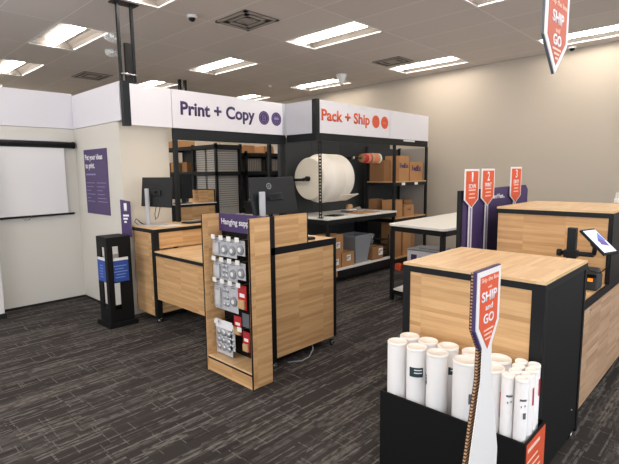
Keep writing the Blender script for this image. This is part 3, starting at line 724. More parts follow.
t = thing('copy_counter', (-4.72, 2.9, 0), 'wooden counter with black frame against the cream wall, monitor on top', 'counter')
ZA = 1.02
MB('woodtop').box(-4.955, -4.49, 2.345, 3.55, ZA-.012, ZA).build('worktop', t)
MB('black').box(-4.957, -4.487, 2.342, 3.552, ZA-.05, ZA-.0125).build('top_edge', t)
MB('wood').box(-4.94, -4.55, 2.352, 2.37, .075, ZA-.05).build('end_panel', t)
MB('wood').box(-4.515, -4.498, 2.41, 3.52, .80, ZA-.05).build('upper_panel', t)
MB('black').box(-4.55, -4.49, 2.348, 2.405, .06, ZA-.05).build('corner_post', t)
MB('black').box(-4.94, -4.55, 3.5, 3.545, .06, ZA-.05).box(-4.9, -4.58, 2.37, 3.5, .06, .10).build('back_frame', t)
MB('wood').box(-4.53, -4.515, 2.42, 3.5, .1, .78).build('inner_panel', t)
caster(-4.52, 2.38, t); caster(-4.52, 3.5, t); caster(-4.9, 3.5, t)

t = thing('low_desk', (-3.8, 2.75, 0), 'low wooden desk bridging the counter and the hanging display', 'desk')
MB('woodtop').box(-4.487, -3.145, 2.345, 3.30, .772, .786).build('desktop', t)
MB('black').box(-4.487, -3.145, 2.342, 2.36, .74, .7715).box(-4.487, -3.145, 2.36, 3.28, .745, .7715).build('top_edge', t)
MB('wood').box(-4.485, -3.15, 2.355, 2.372, .27, .74).build('modesty_panel', t)
MB('black').box(-4.485, -4.45, 3.22, 3.28, 0, .74).build('leg', t)
MB('black').box(-3.2, -3.16, 3.22, 3.28, 0, .74).build('leg', t)

t = thing('print_counter', (-2.93, 2.8, 0), 'wooden rolling counter with a raised screen, directly behind the hanging display', 'counter')
BX0, BX1, BY0, BY1, ZB = -3.135, -2.705, 2.38, 3.16, .995
MB('woodtop').box(BX0, BX1-.004, BY0+.02, BY1-.004, ZB-.01, ZB).build('worktop', t)
MB('black').box(BX0, BX1, BY0, BY1, ZB-.055, ZB-.0105).box(BX1-.012, BX1, BY0, BY1, ZB-.011, ZB+.002).build('top_edge', t)
MB('wood').box(BX1-.022, BX1-.004, BY0+.045, BY1-.035, .09, ZB-.055).build('side_panel', t)
MB('black').box(BX1-.04, BX1, BY0, BY0+.045, .06, 1.245).build('corner_post', t)
MB('black').box(BX1-.04, BX1, BY1-.035, BY1, .09, ZB-.055).build('corner_post', t)
MB('wood').box(BX0, BX0+.018, BY0+.05, BY1-.03, .09, ZB-.055).build('side_panel', t)
MB('black').box(BX0+.01, BX1-.04, BY1-.03, BY1-.01, .09, ZB-.055).box(BX0+.01, BX1-.04, BY0+.01, BY0+.03, .09, ZB-.055).box(BX0+.01, BX1-.03, BY0+.02, BY1-.02, .075, .09).build('carcass', t)
rp = MB('wood').box(BX1-.02, BX1-.003, BY0+.045, 2.79, ZB+.002, 1.245).build('riser_panel', t)
MB('black').box(BX1-.02, BX1-.003, 2.79, 2.802, ZB+.002, 1.247).build('riser_edge', rp)
caster(BX1-.03, BY0+.035, t); caster(BX1-.03, BY1-.03, t); caster(BX0+.05, BY0+.05, t); caster(BX0+.05, BY1-.05, t)
o = MB('grey').tube([(BX1-.02, 2.56, .012), (-2.66, 2.66, .012), (-2.66, 2.75, .02), (-2.70, 2.84, .05), (-2.73, 2.86, .085)], .006, 8).build('cable'); tag(o, 'grey cable looping out under the rolling counter', 'cable')
o = MB('rubber').obox((-2.83, 2.92, ZB+.012), (.05, 0, 0), (0, .05, 0), (0, 0, .011)).build('card_reader', bevel=.004); tag(o, 'small black device beside the raised screen on the rolling counter', 'device')

# monitors
def monitor(name, cx, cy, z0, w, h, face, tilt, zdesk, label, stand_dx=0, logo=False, standoff=.055, silver='satin'):
    """face: angle (rad) of the direction the BACK faces; the screen is on the other side"""
    t = thing(name, (cx, cy, zdesk), label, 'monitor')
    n = Vector((math.cos(face), math.sin(face), 0)); u = Vector((0, 0, 1)).cross(n)   # u = to the viewer's right of the back
    up = (Vector((0, 0, 1))*math.cos(tilt)-n*math.sin(tilt)); nb = (n*math.cos(tilt)+Vector((0, 0, 1))*math.sin(tilt))
    c = Vector((cx, cy, z0+h/2))
    MB('monb').obox(c, u*w/2, up*h/2, nb*.009).build('shell', t, bevel=.004)
    MB('monb').obox(c+nb*.018-up*.01, u*w*.16, up*h*.10, nb*.006).build('back_hump', t, bevel=.008)
    MB('screen').obox(c-nb*.0095, u*(w/2-.008), up*(h/2-.01), nb*.001).build('screen', t)
    s = c+u*stand_dx+n*standoff
    pb = Vector((s.x, s.y, zdesk))
    st = MB(silver).obox(Vector((s.x, s.y, (zdesk+.012+c.z+.04)/2)), u*.026, n*.012, Vector((0, 0, (c.z+.04-zdesk-.012)/2))).build('stand_column', t, bevel=.005)
    MB(silver).obox(pb+Vector((0, 0, .006))-n*.05, u*.13, n*.10, Vector((0, 0, .006))).build('stand_base', t, bevel=.004)
    MB('monb').obox((c+nb*.03+s+n*-.01)/2+Vector((0, 0, .0)), u*(.02+abs(stand_dx)/2), n*max(.006, standoff/2-.02), Vector((0, 0, .012))).build('hinge', t)
    if logo:
        L = MB('grey'); ring(L, c+nb*.0095+up*h*.26-u*.05, (u, up, nb), .026, .006, .0015)
        L.obox(c+nb*.0105+up*h*.26-u*.05, u*.011, up*.002, nb*.0008).obox(c+nb*.0105+up*(h*.26+.009)-u*.05, u*.008, up*.002, nb*.0008).obox(c+nb*.0105+up*(h*.26-.009)-u*.05, u*.008, up*.002, nb*.0008)
        L.build('emblem', t)
    return t
monitor('monitor', -2.93, 2.625, 1.235, .49, .31, 0, .17, ZB, 'big black monitor seen from behind above the hanging display, round emblem on its back', stand_dx=-.175, logo=True)
monitor('monitor', -4.70, 2.52, 1.225, .52, .32, -PI/2+.14, .10, ZA, 'black monitor on a silver stand in front of the cream wall', stand_dx=-.10)
t = thing('keyboard', (-4.66, 3.0, ZA), 'black keyboard on the counter beside the silver monitor stand', 'keyboard')
MB('rubber').obox((-4.66, 3.02, ZA+.009), (.075, 0, .002), (0, .2, 0), (0, 0, .007)).build('case', t, bevel=.003)
m_ = MB('greyd')
for i in range(5):
    for j in range(14): m_.box(-4.72+i*.026, -4.70+i*.026, 2.835+j*.0265, 2.858+j*.0265, ZA+.0165, ZA+.020)
m_.build('keys', t)
o = MB('paper').obox((-4.60, 2.62, ZA+.002), (.08, .01, 0), (-.01, .11, 0), (0, 0, .0015)).build('paper_sheet'); tag(o, 'white sheet of paper by the monitor foot on the left counter', 'paper')
o = MB('rubber').tube([(-4.90, 2.40, ZA+.05), (-4.93, 2.38, ZA+.075), (-4.95, 2.37, ZA+.04), (-4.92, 2.40, ZA+.006), (-4.86, 2.44, ZA+.006), (-4.84, 2.40, ZA+.03), (-4.87, 2.38, ZA+.05), (-4.89, 2.42, ZA+.02), (-4.80, 2.46, ZA+.006), (-4.72, 2.5, ZA+.006)], .004, 8).build('cable'); tag(o, 'coiled black cable on the left counter beside the monitor stand', 'cable')
o = MB('rubber').tube([(-4.66, 2.49, 1.26), (-4.655, 2.46, 1.16), (-4.63, 2.45, 1.10), (-4.59, 2.46, 1.13), (-4.58, 2.49, 1.25)], .004, 8).build('cable'); tag(o, 'thin cable drooping under the left monitor', 'cable')

# hanging display
t = thing('hanging_display', (-2.84, 2.14, 0), 'narrow wooden display of hanging packets under a purple header', 'display')
HX0, HX1, HY0, HY1, HZ = -3.135, -2.545, 2.04, 2.24, 1.262
MB('wood').box(HX0+.003, HX0+.02, HY0+.003, HY1, .0, HZ).build('side_panel', t)
MB('wood').box(HX1-.02, HX1, HY0+.008, HY1-.006, .01, HZ).build('side_panel', t)
MB('black').box(HX0, HX0+.012, HY0, HY0+.012, 0, HZ).box(HX1-.008, HX1+.001, HY0, HY0+.008, 0, HZ).box(HX1-.012, HX1+.001, HY1-.006, HY1, 0, HZ).build('edge_trim', t)
MB('blackm').box(HX0+.02, HX1-.02, HY1-.02, HY1, 0, HZ-.005).build('back_board', t)
MB('woodtop').box(HX0+.02, HX1-.02, HY0+.01, HY1-.02, .115, .13).build('bottom_shelf', t)
MB('wood').box(HX0+.012, HX1-.012, HY0+.012, HY0+.03, 0, .105).build('kick_panel', t)
MB('black').box(HX0+.012, HX1-.012, HY0+.004, HY0+.03, .105, .115).build('shelf_edge', t)
hd = MB('purple').box(HX0+.022, HX1-.022, HY1-.045, HY1-.022, 1.125, HZ+.004).build('header', t)
write('Hanging supplies', (HX0+.055, HY1-.046, 1.165), NY, .43, .062, 'wprint', hd, bold=.015)
cols = [-3.035, -2.935, -2.835, -2.735]
rows = [1.095, .975, .845, .62]
rows = [1.09, .92, .75, .41]
hk = None
for rz in rows:
    for cx in cols[:4] if rz != .41 else (cols[0], cols[2], cols[3]):
        h = MB('wire').tube([(cx, HY1-.02, rz), (cx, HY0+.055, rz), (cx, HY0+.045, rz+.012)], .003, 6).build('hook', t)
        MB('label').box(cx-.024, cx+.024, HY0+.035, HY0+.039, rz-.012, rz+.022).build('price_tag', h)
def packet(kind, cx, rz, h, w, label):
    t = thing('hanging_packet', (cx, HY0+.07, rz-h), label, 'packet', 'packets hanging in the display')
    y = HY0+.06
    MB('packcard' if kind not in ('red', 'dark') else ('red' if kind == 'red' else 'greyd')).box(cx-w/2, cx+w/2, y+.012, y+.015, rz-h, rz-.004).build('backing_card', t)
    if kind == 'round':
        b = MB('grey').lathe((cx, y+.012, rz-h*.62), (0, -1, 0), [(0, w*.40), (.012, w*.36), (.014, w*.2)], 24); b.build('blister', t)
        MB('white').lathe((cx, y-.003, rz-h*.62), (0, -1, 0), [(0, w*.2), (.003, w*.16)], 20).build('contents', t)
    elif kind == 'pouch':
        MB('clear').box(cx-w*.42, cx+w*.42, y-.006, y+.012, rz-h*.95, rz-h*.25).build('blister', t, bevel=.006)
        MB('white').box(cx-w*.30, cx+w*.30, y, y+.008, rz-h*.85, rz-h*.35).build('contents', t)
    elif kind == 'multi':
        for i in range(2):
            for j in range(3):
                MB('silver').lathe((cx-w*.22+i*w*.44, y+.012, rz-h*.3-j*h*.24), (0, -1, 0), [(0, w*.19), (.010, w*.16), (.013, w*.06)], 18).build('blister', t)
    elif kind == 'red':
        MB('tape').box(cx-w*.38, cx+w*.38, y-.004, y+.012, rz-h*.97, rz-h*.6).build('contents', t, bevel=.004)
        MB('paper').box(cx-w*.3, cx+w*.3, y+.0105, y+.012, rz-h*.5, rz-h*.35).build('print_band', t)
    elif kind == 'wide':
        MB('wprint').box(cx-w/2, cx+w/2, y+.008, y+.011, rz-h*.25, rz-.004).build('header_card', t)
        for i in range(3):
            for j in range(3): MB('silver').lathe((cx-w*.3+i*w*.3, y+.012, rz-h*.38-j*h*.21), (0, -1, 0), [(0, w*.12), (.012, w*.10), (.015, w*.03)], 14).build('blister', t)
    bars((cx-w*.4, y+.0115, rz-h*.2), NY, [(0, w*.6, 0), (0, w*.4, h*.06)], 'greyd', t, h=h*.025)
rn = ['top', 'second', 'third', 'bottom']; cn = ['leftmost', 'second from left', 'third from left', 'rightmost']
kinds = [['pouch', 'round', 'round', 'round'], ['pouch', 'multi', 'round', 'round'], ['pouch', 'multi', 'round', 'red']]
desc = {'pouch': 'pale pouch packet', 'round': 'grey packet with a round blister', 'multi': 'packet of small round blisters', 'red': 'red and cream packet', 'dark': 'dark card packet', 'wide': 'wide white packet of rows of blisters'}
for i, rz in enumerate(rows[:3]):
    for j in range(4):
        k = kinds[i][j]; h = [.148, .165, .235][i]*(.8 if j == 3 else 1); packet(k, cols[j], rz, h, .097, f'{desc[k]}, {cn[j]} in the {rn[i]} row of the display')
packet('wide', -2.98, .43, .285, .215, 'wide white packet of rows of blisters at the bottom left of the display')
packet('red', -2.80, .50, .15, .09, 'large red and cream packet low in the middle of the display')
packet('red', -2.70, .40, .16, .08, 'red packet at the lowest right of the display')
packet('multi', -2.875, .40, .20, .07, 'narrow packet of small blisters right beside the wide white packet')
packet('dark', -2.70, .54, .11, .08, 'dark packet under the red one at the right of the display')

# ================================================================== BACK ROOM BEHIND THE OPENING
def rack(name, x0, x1, y0, y1, zs, ztop, label, face):
    t = thing(name, ((x0+x1)/2, (y0+y1)/2, 0), label, 'shelf', 'racks in the back room')
    s = .04
    for x in (x0, x1-s):
        for y in (y0, y1-s): MB('steel').box(x, x+s, y, y+s, 0, ztop).build('post', t)
    for z in zs:
        MB('steel').box(x0, x1, y0, y0+.02, z-.06, z).box(x0, x1, y1-.02, y1, z-.06, z).box(x0, x0+.02, y0, y1, z-.06, z).box(x1-.02, x1, y0, y1, z-.06, z).build('shelf_beam', t)
        MB('slot').box(x0+.02, x1-.02, y0+.02, y1-.02, z-.015, z+.002).build('shelf', t)
    return t
r1 = rack('storage_rack', -8.1, -6.3, 4.42, 4.95, [.25, .9, 1.61, 2.04], 2.06, 'dark back room rack holding pale stacked document trays', 'Y')
MB('slate').box(-8.08, -6.34, 4.925, 4.935, .1, 2.03).build('back_panel', r1)
for x in (-7.55, -7.0): MB('steel').box(x, x+.04, 4.42, 4.46, 0, 2.06).build('post', r1)
r2 = rack('storage_rack', -7.0, -6.45, 5.15, 6.6, [.25, .98, 1.61, 1.93], 1.96, 'dark back room rack seen above the big monitor', 'X')
MB('slate').box(-6.995, -6.985, 5.17, 6.58, .1, 1.92).build('back_panel', r2)
for y in (5.62, 6.1): MB('steel').box(-6.49, -6.45, y, y+.04, 0, 1.96).build('post', r2)
def traystack(x0, x1, y0, y1, z0, z1, label):
    t = thing('document_trays', ((x0+x1)/2, (y0+y1)/2, z0), label, 'trays', 'document tray stacks in the back room')
    MB('slot').box(x0, x1, y0, y1, z0, z1).build('body', t)
    m = MB('greyd'); z = z0+.03
    while z < z1-.01:
        m.box(x0+.006, x1-.006, y0-.002, y0+.001, z, z+.009); m.box(x1-.001, x1+.002, y0+.006, y1-.006, z, z+.009); z += .036
    m.build('slot_lines', t)
ZS = 1.613
traystack(-6.93, -6.68, 4.47, 4.9, ZS, 1.965, 'left upper stack of pale document trays in the back room rack')
traystack(-6.62, -6.36, 4.47, 4.9, ZS, 1.965, 'right upper stack of pale document trays in the back room rack')
traystack(-6.93, -6.68, 4.47, 4.9, 1.0, 1.54, 'left lower stack of pale document trays in the back room rack')
traystack(-6.62, -6.36, 4.47, 4.9, 1.0, 1.54, 'right lower stack of pale document trays in the back room rack')
o = MB('slot').box(-6.93, -6.36, 4.5, 4.9, .903, .998).build('tray_base'); tag(o, 'pale flat case under the document trays in the back room', 'case')
gD = 'small boxes on the back room racks'
for k, (x, m) in enumerate(((-7.98, 'kraftd'), (-7.78, 'kraft'), (-7.4, 'kraftd'))):
    carton('stock_box', x, 4.62, ZS, .16, .2, .17, m, ['small brown box at the far left of the back room rack', 'small brown box second along the back room rack', 'small brown box next to the pale trays in the back room'][k], group=gD)
carton('stock_box', -7.72, 4.65, 2.043, .5, .3, .12, 'kraft', 'orange brown box on top of the left back room rack', group=gD)
carton('stock_box', -6.72, 5.32, 1.933, .3, .26, .13, 'kraft', 'orange brown box on top of the right back room rack, left one', group=gD)
carton('stock_box', -6.72, 5.78, 1.933, .3, .24, .13, 'kraft', 'orange brown box on top of the right back room rack, middle one', group=gD)
carton('stock_box', -6.72, 6.05, 1.933, .3, .24, .13, 'white', 'white box on top of the right back room rack', group=gD)
for k, (ya, yb) in enumerate(((5.22, 5.58), (5.68, 6.06), (6.16, 6.5))):
    for z0, z1 in ((1.613, 1.84), (.983, 1.5)):
        t = thing('paper_sleeves', (-6.7, (ya+yb)/2, z0), f"row of grey brown paper sleeves, {['left', 'middle', 'right'][k]} bay, {'upper' if z0 > 1.3 else 'lower'} shelf above the big monitor", 'paper', 'paper sleeves in the back room')
        MB('wire').box(-6.96, -6.55, ya, yb, z0+.002, z1).build('body', t)
        mm = MB('slot'); y = ya+.02
        while y < yb-.015: mm.box(-6.551, -6.546, y, y+.012, z0+.01, z1-.01); y += .04
        mm.build('sleeve_edges', t)

t = thing('back_counter', (-6.35, 3.9, 0), 'wooden back room counter seen through the opening behind the cream wall', 'counter')
MB('wood').box(-6.22, -6.20, 3.62, 4.30, .08, 1.085).build('front_panel', t)
MB('steel').box(-6.6, -6.198, 3.40, 3.62, .0, 1.085).box(-6.6, -6.21, 4.30, 4.32, 0, 1.085).build('frame', t)
MB('black').box(-6.62, -6.19, 3.38, 4.34, 1.085, 1.12).build('top_edge', t)
MB('whitetop').box(-6.615, -6.195, 3.385, 4.335, 1.12, 1.13).build('worktop', t)
t = thing('wooden_box', (-6.35, 4.15, 1.13), 'wooden riser box on the back room counter beside a dark monitor', 'box')
MB('wood').box(-6.5, -6.21, 4.025, 4.30, 1.131, 1.33).build('body', t)
MB('black').box(-6.5, -6.205, 4.301, 4.315, 1.131, 1.335).box(-6.5, -6.205, 4.02, 4.301, 1.3301, 1.335).build('edge_trim', t)
monitor('monitor', -6.34, 3.81, 1.20, .36, .38, 0, .05, 1.13, 'dark monitor on the back room counter seen through the opening', standoff=.03, silver='monb')
t = thing('mug', (-6.24, 3.56, 1.13), 'small pale cup at the left end of the back room counter', 'cup')
MB('white').lathe((-6.24, 3.56, 1.131), (0, 0, 1), [(0, .03), (.08, .036), (.08, .032), (.01, .027)], 20).build('body', t)
MB('white').tube([(-6.205, 3.56, 1.195), (-6.18, 3.56, 1.19), (-6.18, 3.56, 1.155), (-6.21, 3.56, 1.15)], .004, 6).build('handle', t)
t = thing('back_desk', (-5.6, 5.0, 0), 'dark desk with a pale top behind the hanging display header', 'desk')
MB('whitetop').box(-6.2, -5.55, 4.65, 6.2, .90, .915).build('desktop', t)
MB('black').box(-6.18, -5.57, 4.67, 6.18, .8, .9).build('apron', t)
for x, y in ((-6.15, 4.7), (-5.6, 4.7), (-6.15, 6.15), (-5.6, 6.15)): MB('black').box(x-.02, x+.02, y-.02, y+.02, 0, .8).build('leg', t)
t = thing('office_printer', (-5.85, 5.0, .915), 'black office printer on the desk behind the purple display header', 'printer')
MB('rubber').box(-6.1, -5.65, 4.8, 5.3, .916, 1.12).build('body', t, bevel=.02)
MB('greyd').box(-6.05, -5.7, 4.85, 5.25, 1.12, 1.16).build('scanner_lid', t, bevel=.01)
MB('paper').box(-5.66, -5.56, 4.92, 5.18, .96, .966).build('output_tray', t)

# ================================================================== SIGN PANEL AND ARROWS
def arrow_poly(w, h, tip, ): return [(-w/2, 0), (0, -tip), (w/2, 0), (w/2, h), (-w/2, h)]
XS = -1.66
t = thing('purple_display_panel', (XS, 4.1, 0), 'tall purple standing panel behind the numbered arrow signs', 'panel')
MB('purple').prism((XS-.03, 0, 0), (0, 1, 0), (0, 0, 1), (.028, 0, 0), [(3.46, .0), (4.87, 0), (4.87, 1.39), (4.81, 1.435), (3.46, 1.425)]).build('board', t)
MB('black').box(XS-.035, XS-.003, 3.43, 3.46, 0, 1.425).build('edge_post', t)
write('and Fees...', (XS, 4.035, 1.335), PX, .25, .04, 'wprint', t)
def arrow(y, z0, label, num, word, w=.275, h=.24, tip=.07, x=XS+.012, zbase=0.0, rowsn=3):
    t = thing('arrow_sign', (x, y, zbase), label, 'sign', 'numbered arrow signs')
    MB('white').prism((x, y, z0), PX[0], PX[1], PX[2]*.006, arrow_poly(w, h, tip)).build('board', t)
    MB('orange').prism((x+.0065, y, z0+.004), PX[0], PX[1], PX[2]*.0012, arrow_poly(w-.034, h-.02, tip-.006)).build('orange_face', t)
    s = MB('silver' if False else 'white').box(x-.004, x, y-.032, y+.032, zbase, z0+.02).build('stake', t)
    MB('lilac').box(x, x+.001, y-.014, y+.014, zbase+.02, z0-.05).build('groove', t)
    write(num, (x+.0078, y, z0+h-.062), PX, .045 if num != '1' else .026, .075, 'wprint', t, bold=.015, align='C')
    write(word, (x+.0078, y, z0+h-.135), PX, .125, .036, 'wprint', t, bold=.01, align='C')
    bars((x+.0078, y, z0+h-.2), PX, [(-.06, .06, 0.03), (-.05, .05, .0), (-.055, .055, -.03)], 'peach', t, h=.009)
    return t
arrow(3.57, 1.352, 'orange arrow sign numbered 1, the leftmost', '1', 'SCAN', w=.25)
arrow(3.875, 1.355, 'orange arrow sign numbered 2, in the middle', '2', 'PRINT', w=.255)
arrow(4.495, 1.345, 'orange arrow sign numbered 3, apart on the right', '3', 'DROP', w=.26, h=.265)

# ================================================================== RIGHT COUNTERS
t = thing('service_counter', (-1.08, 3.8, 0), 'long wooden service counter with a raised far end, tablet arm on it', 'counter')
FX0, FX1 = -1.50, -.71
MB('woodtop').box(FX0+.004, FX1-.012, 3.02, 3.775, .758, .772).build('worktop', t)
MB('black').box(FX1-.012, FX1, 3.02, 4.90, .725, .778).box(FX0+.004, FX1-.012, 3.02, 3.775, .72, .7575).build('top_edge', t)
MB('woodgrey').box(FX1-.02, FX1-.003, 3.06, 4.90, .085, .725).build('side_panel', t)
MB('black').box(FX1-.04, FX1, 3.02, 3.06, .0, .725).build('corner_post', t)
MB('black').box(FX0+.01, FX0+.03, 3.02, 4.68, .03, .725).box(FX0+.03, FX1-.02, 4.86, 4.9, .03, .725).box(FX0+.03, FX1-.03, 3.03, 4.86, .03, .07).build('carcass', t)
MB('woodtop').box(FX0-.02, FX1, 3.77, 4.69, 1.275, 1.29).build('raised_top', t)
MB('black').box(FX0-.022, FX1+.002, 3.768, 4.692, 1.24, 1.2745).build('raised_top_edge', t)
MB('wood').box(FX0-.01, FX1-.03, 3.78, 3.80, .7725, 1.24).build('raised_front_panel', t)
MB('black').box(FX1-.03, FX1, 3.776, 4.69, .779, 1.24).build('raised_side_panel', t)
MB('black').box(FX0-.015, FX0, 3.80, 4.69, .0, 1.24).box(FX0, FX1-.03, 4.66, 4.69, .779, 1.24).build('raised_back_panel', t)
m_ = MB('chrome')
for y, z in ((3.29, .70), (3.32, .695), (3.30, .675)): m_.lathe((FX1-.003, y, z), (1, 0, 0), [(0, .006), (.003, .005)], 10)
m_.build('screw', t)

# tablet on a post
t = thing('tablet_stand', (-.93, 3.45, .772), 'black post with a swing arm holding a lit tablet on the service counter', 'tablet stand')
MB('steel').box(-.945, -.825, 3.40, 3.52, .773, .782).build('base_plate', t)
MB('steel').box(-.905, -.852, 3.43, 3.475, .782, 1.195).build('post', t, bevel=.003)
MB('steel').box(-.92, -.84, 3.42, 3.485, .995, 1.045).build('clamp', t, bevel=.004)
MB('steel').cyl((-.95, 3.452, 1.02), (-.74, 3.42, 1.03), .016, 12).cyl((-.965, 3.45, 1.02), (-.94, 3.45, 1.02), .024, 12).build('arm', t)
# tablet: the screen faces up and towards +X / the camera side
tc = Vector((-.715, 3.411, 1.120))
tu = Vector((.18, -.064, -.156)).normalized(); tv = Vector((.044, .156, .014)); tv = (tv-tu*tv.dot(tu)).normalized(); tn = tu.cross(tv).normalized()
MB('rubber').obox(tc, tu*.108, tv*.072, tn*.008).build('tablet_case', t, bevel=.004)
sc_ = MB('ui').obox(tc+tn*.0085, tu*.094, tv*.060, tn*.001).build('screen', t)
MB('uib').prism(tc+tn*.0096-tu*.1, tu, tv, tn*.0006, [(.03, .05), (.10, -.02), (.13, .0), (.10, .055)]).build('blue_mark', sc_)
MB('uid').prism(tc+tn*.0103-tu*.1, tu, tv, tn*.0006, [(.08, .0), (.11, .045), (.15, .04), (.13, -.02)]).build('purple_mark', sc_)
MB('steel').cyl(tc-tn*.04, tc-tn*.008, .03, 16).cyl((-.74, 3.42, 1.03), tc-tn*.03, .014, 10).build('swivel', t)
o = MB('rubber').tube([tc+tu*.1-tn*.01, (-.66, 3.42, .96), (-.70, 3.43, .915), (-.76, 3.44, .92), (-.80, 3.47, .96), (-.86, 3.47, .97)], .004, 8).build('cable'); tag(o, 'black cable hanging from the tablet above the service counter', 'cable')
t = thing('card_terminal', (-.80, 3.60, .772), 'dark grey payment terminal with an orange key under the tablet', 'card terminal')
MB('slate').prism((-.834, 3.57, .773), (0, 1, 0), (0, 0, 1), (.105, 0, 0), [(-.06, 0), (.09, 0), (.09, .10), (.0, .155), (-.06, .12)]).build('body', t, bevel=.012)
MB('led').box(-.785, -.755, 3.506, 3.51, .835, .855).build('lit_key', t)
MB('screen').box(-.805, -.735, 3.507, 3.51, .862, .882).build('display', t)

# clear holder on the raised counter
t = thing('acrylic_holder', (-.84, 4.6, 1.29), 'small clear acrylic holder at the back edge of the raised counter', 'holder')
MB('acryl').box(-.87, -.79, 4.62, 4.625, 1.29, 1.385).box(-.87, -.79, 4.58, 4.585, 1.29, 1.34).box(-.87, -.79, 4.585, 4.62, 1.29, 1.295).build('body', t)
MB('label').box(-.85, -.82, 4.60, 4.605, 1.296, 1.335).build('card', t)
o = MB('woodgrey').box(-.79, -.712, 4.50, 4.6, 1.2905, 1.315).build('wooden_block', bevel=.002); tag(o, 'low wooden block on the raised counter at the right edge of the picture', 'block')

t = thing('front_counter', (-1.07, 2.6, 0), 'near wooden counter with a black frame directly behind the mailing tubes', 'counter')
GX0, GX1, GY0, GY1, GZ = -1.425, -.668, 2.25, 2.965, 1.07
MB('woodtop').box(GX0, GX1, GY0, GY1, GZ-.014, GZ).build('worktop', t)
MB('black').box(GX0-.002, GX1+.002, GY0-.002, GY1+.002, GZ-.047, GZ-.0145).build('top_edge', t)
MB('wood').box(GX0+.045, GX1-.06, GY0+.004, GY0+.022, .10, GZ-.047).build('front_panel', t)
MB('black').box(GX0, GX0+.045, GY0, GY0+.04, .05, GZ-.047).build('corner_post', t)
MB('black').box(GX1-.06, GX1, GY0, GY0+.04, .05, GZ-.047).build('corner_post', t)
MB('blackm').box(GX1-.022, GX1-.006, GY0+.04, GY1-.03, .07, GZ-.047).build('end_panel', t)
MB('black').box(GX1-.035, GX1, GY1-.03, GY1, .05, GZ-.047).build('end_post', t)
MB('blackm').box(GX0+.004, GX0+.02, GY0+.04, GY1, .07, GZ-.047).box(GX0+.02, GX1-.035, GY1-.02, GY1-.004, .07, GZ-.047).box(GX0+.02, GX1-.022, GY0+.022, GY1-.02, .05, .075).build('carcass', t)
MB('chrome').lathe((GX1-.006, 2.84, .22), (1, 0, 0), [(0, .007), (.003, .006)], 10).build('screw', t)
caster(GX1-.035, GY1-.035, t, .025); caster(GX0+.05, GY1-.05, t, .025); caster(GX1-.05, GY0+.05, t, .025); caster(GX0+.05, GY0+.05, t, .025)

# ================================================================== BIN OF TUBES
t = thing('tube_bin', (-1.0, 2.1, 0), 'long black bin full of white mailing tubes in front of the near counter', 'bin')
KX0, KX1, KY0, KY1, KZ = -1.375, -.630, 1.963, 2.228, .425
m_ = MB('blackm')
m_.box(KX0, KX1, KY0, KY0+.008, 0, KZ).box(KX0, KX1, KY1-.008, KY1, 0, KZ).box(KX0, KX0+.008, KY0+.008, KY1-.008, 0, KZ).box(KX1-.008, KX1, KY0+.008, KY1-.008, 0, KZ).box(KX0+.008, KX1-.008, KY0+.008, KY1-.008, 0, .01)
m_.build('body', t)
s_ = MB('orange').box(KX1, KX1+.0015, KY0+.015, KY1-.01, .02, KZ-.012).build('orange_label', t)
ax = PX
bars((KX1+.0015, KY0+.03, .30), PX, [(0, .15, .07)], 'peach', s_, h=.016)
bars((KX1+.0015, KY0+.03, .02), PX, [(.02 if k % 2 else 0, .17-.02*(k % 3), .02+.035*k) for k in range(9)], 'peach', s_, h=.008)

def tube(x, y, r, label, mark=None, ang=0.0, z1=.695, z0=.011):
    t = thing('mailing_tube', (x, y, z0), label, 'tube', 'white mailing tubes in the bin')
    MB('tube').lathe((x, y, z0), (0, 0, 1), [(0, r-.001), (z1-z0-.012, r-.001)], 36).build('body', t)
    MB('cap').lathe((x, y, z1-.012), (0, 0, 1), [(0, r), (.009, r), (.012, r-.003), (.012, r-.006), (.007, r-.008), (.007, .001)], 36, caps=False).build('cap', t)
    if mark:
        kind, za, zb, a0, a1 = mark
        m = MB(kind); n = 8
        P0 = [m.bm.verts.new((x+(r+.0008)*math.cos(a0+(a1-a0)*i/n), y+(r+.0008)*math.sin(a0+(a1-a0)*i/n), za)) for i in range(n+1)]
        P1 = [m.bm.verts.new((q.co.x, q.co.y, zb)) for q in P0]
        for i in range(n): m.face([P0[i], P0[i+1], P1[i+1], P1[i]], 0, True)
        m.build('printed_label', t)
        if kind in ('teal',):
            m = MB('wprint'); 
            for zz in (za+.02, za+.035):
                b0 = a0+(a1-a0)*.35; b1 = a0+(a1-a0)*.9
                Q0 = [m.bm.verts.new((x+(r+.0016)*math.cos(b0+(b1-b0)*i/n), y+(r+.0016)*math.sin(b0+(b1-b0)*i/n), zz)) for i in range(n+1)]
                Q1 = [m.bm.verts.new((q.co.x, q.co.y, zz+.005)) for q in Q0]
                for i in range(n): m.face([Q0[i], Q0[i+1], Q1[i+1], Q1[i]], 0, True)
            m.build('print_line', t)
    return t
A = math.radians
tube(-1.314, 2.030, .052, 'plain large tube at the left front corner of the bin')
tube(-1.312, 2.145, .052, 'large tube at the back left of the bin, behind the corner one')
tube(-1.198, 2.030, .052, 'large tube with a dark green label, second along the front row', ('teal', .55, .60, A(-100), A(-22)))
tube(-1.200, 2.145, .052, 'large tube in the back row behind the green labelled one')
tube(-1.083, 2.030, .053, 'large tube third along the front row, green label half turned away', ('teal', .53, .58, A(-165), A(-125)))
tube(-1.086, 2.147, .053, 'large tube in the back row with a small black mark at its side', ('teal', .56, .60, A(-60), A(-25)))
tube(-.938, 2.037, .060, 'thicker tube left of the arrow sign in the front row', ('greyd', .50, .55, A(-50), A(-20)))
tube(-.960, 2.160, .053, 'tube almost hidden behind the left thicker tube')
tube(-.819, 2.037, .060, 'thicker tube right of the arrow sign in the front row', ('skin', .48, .60, A(-25), A(5)))
tube(-.834, 2.158, .060, 'thicker tube in the back row right of the arrow sign')
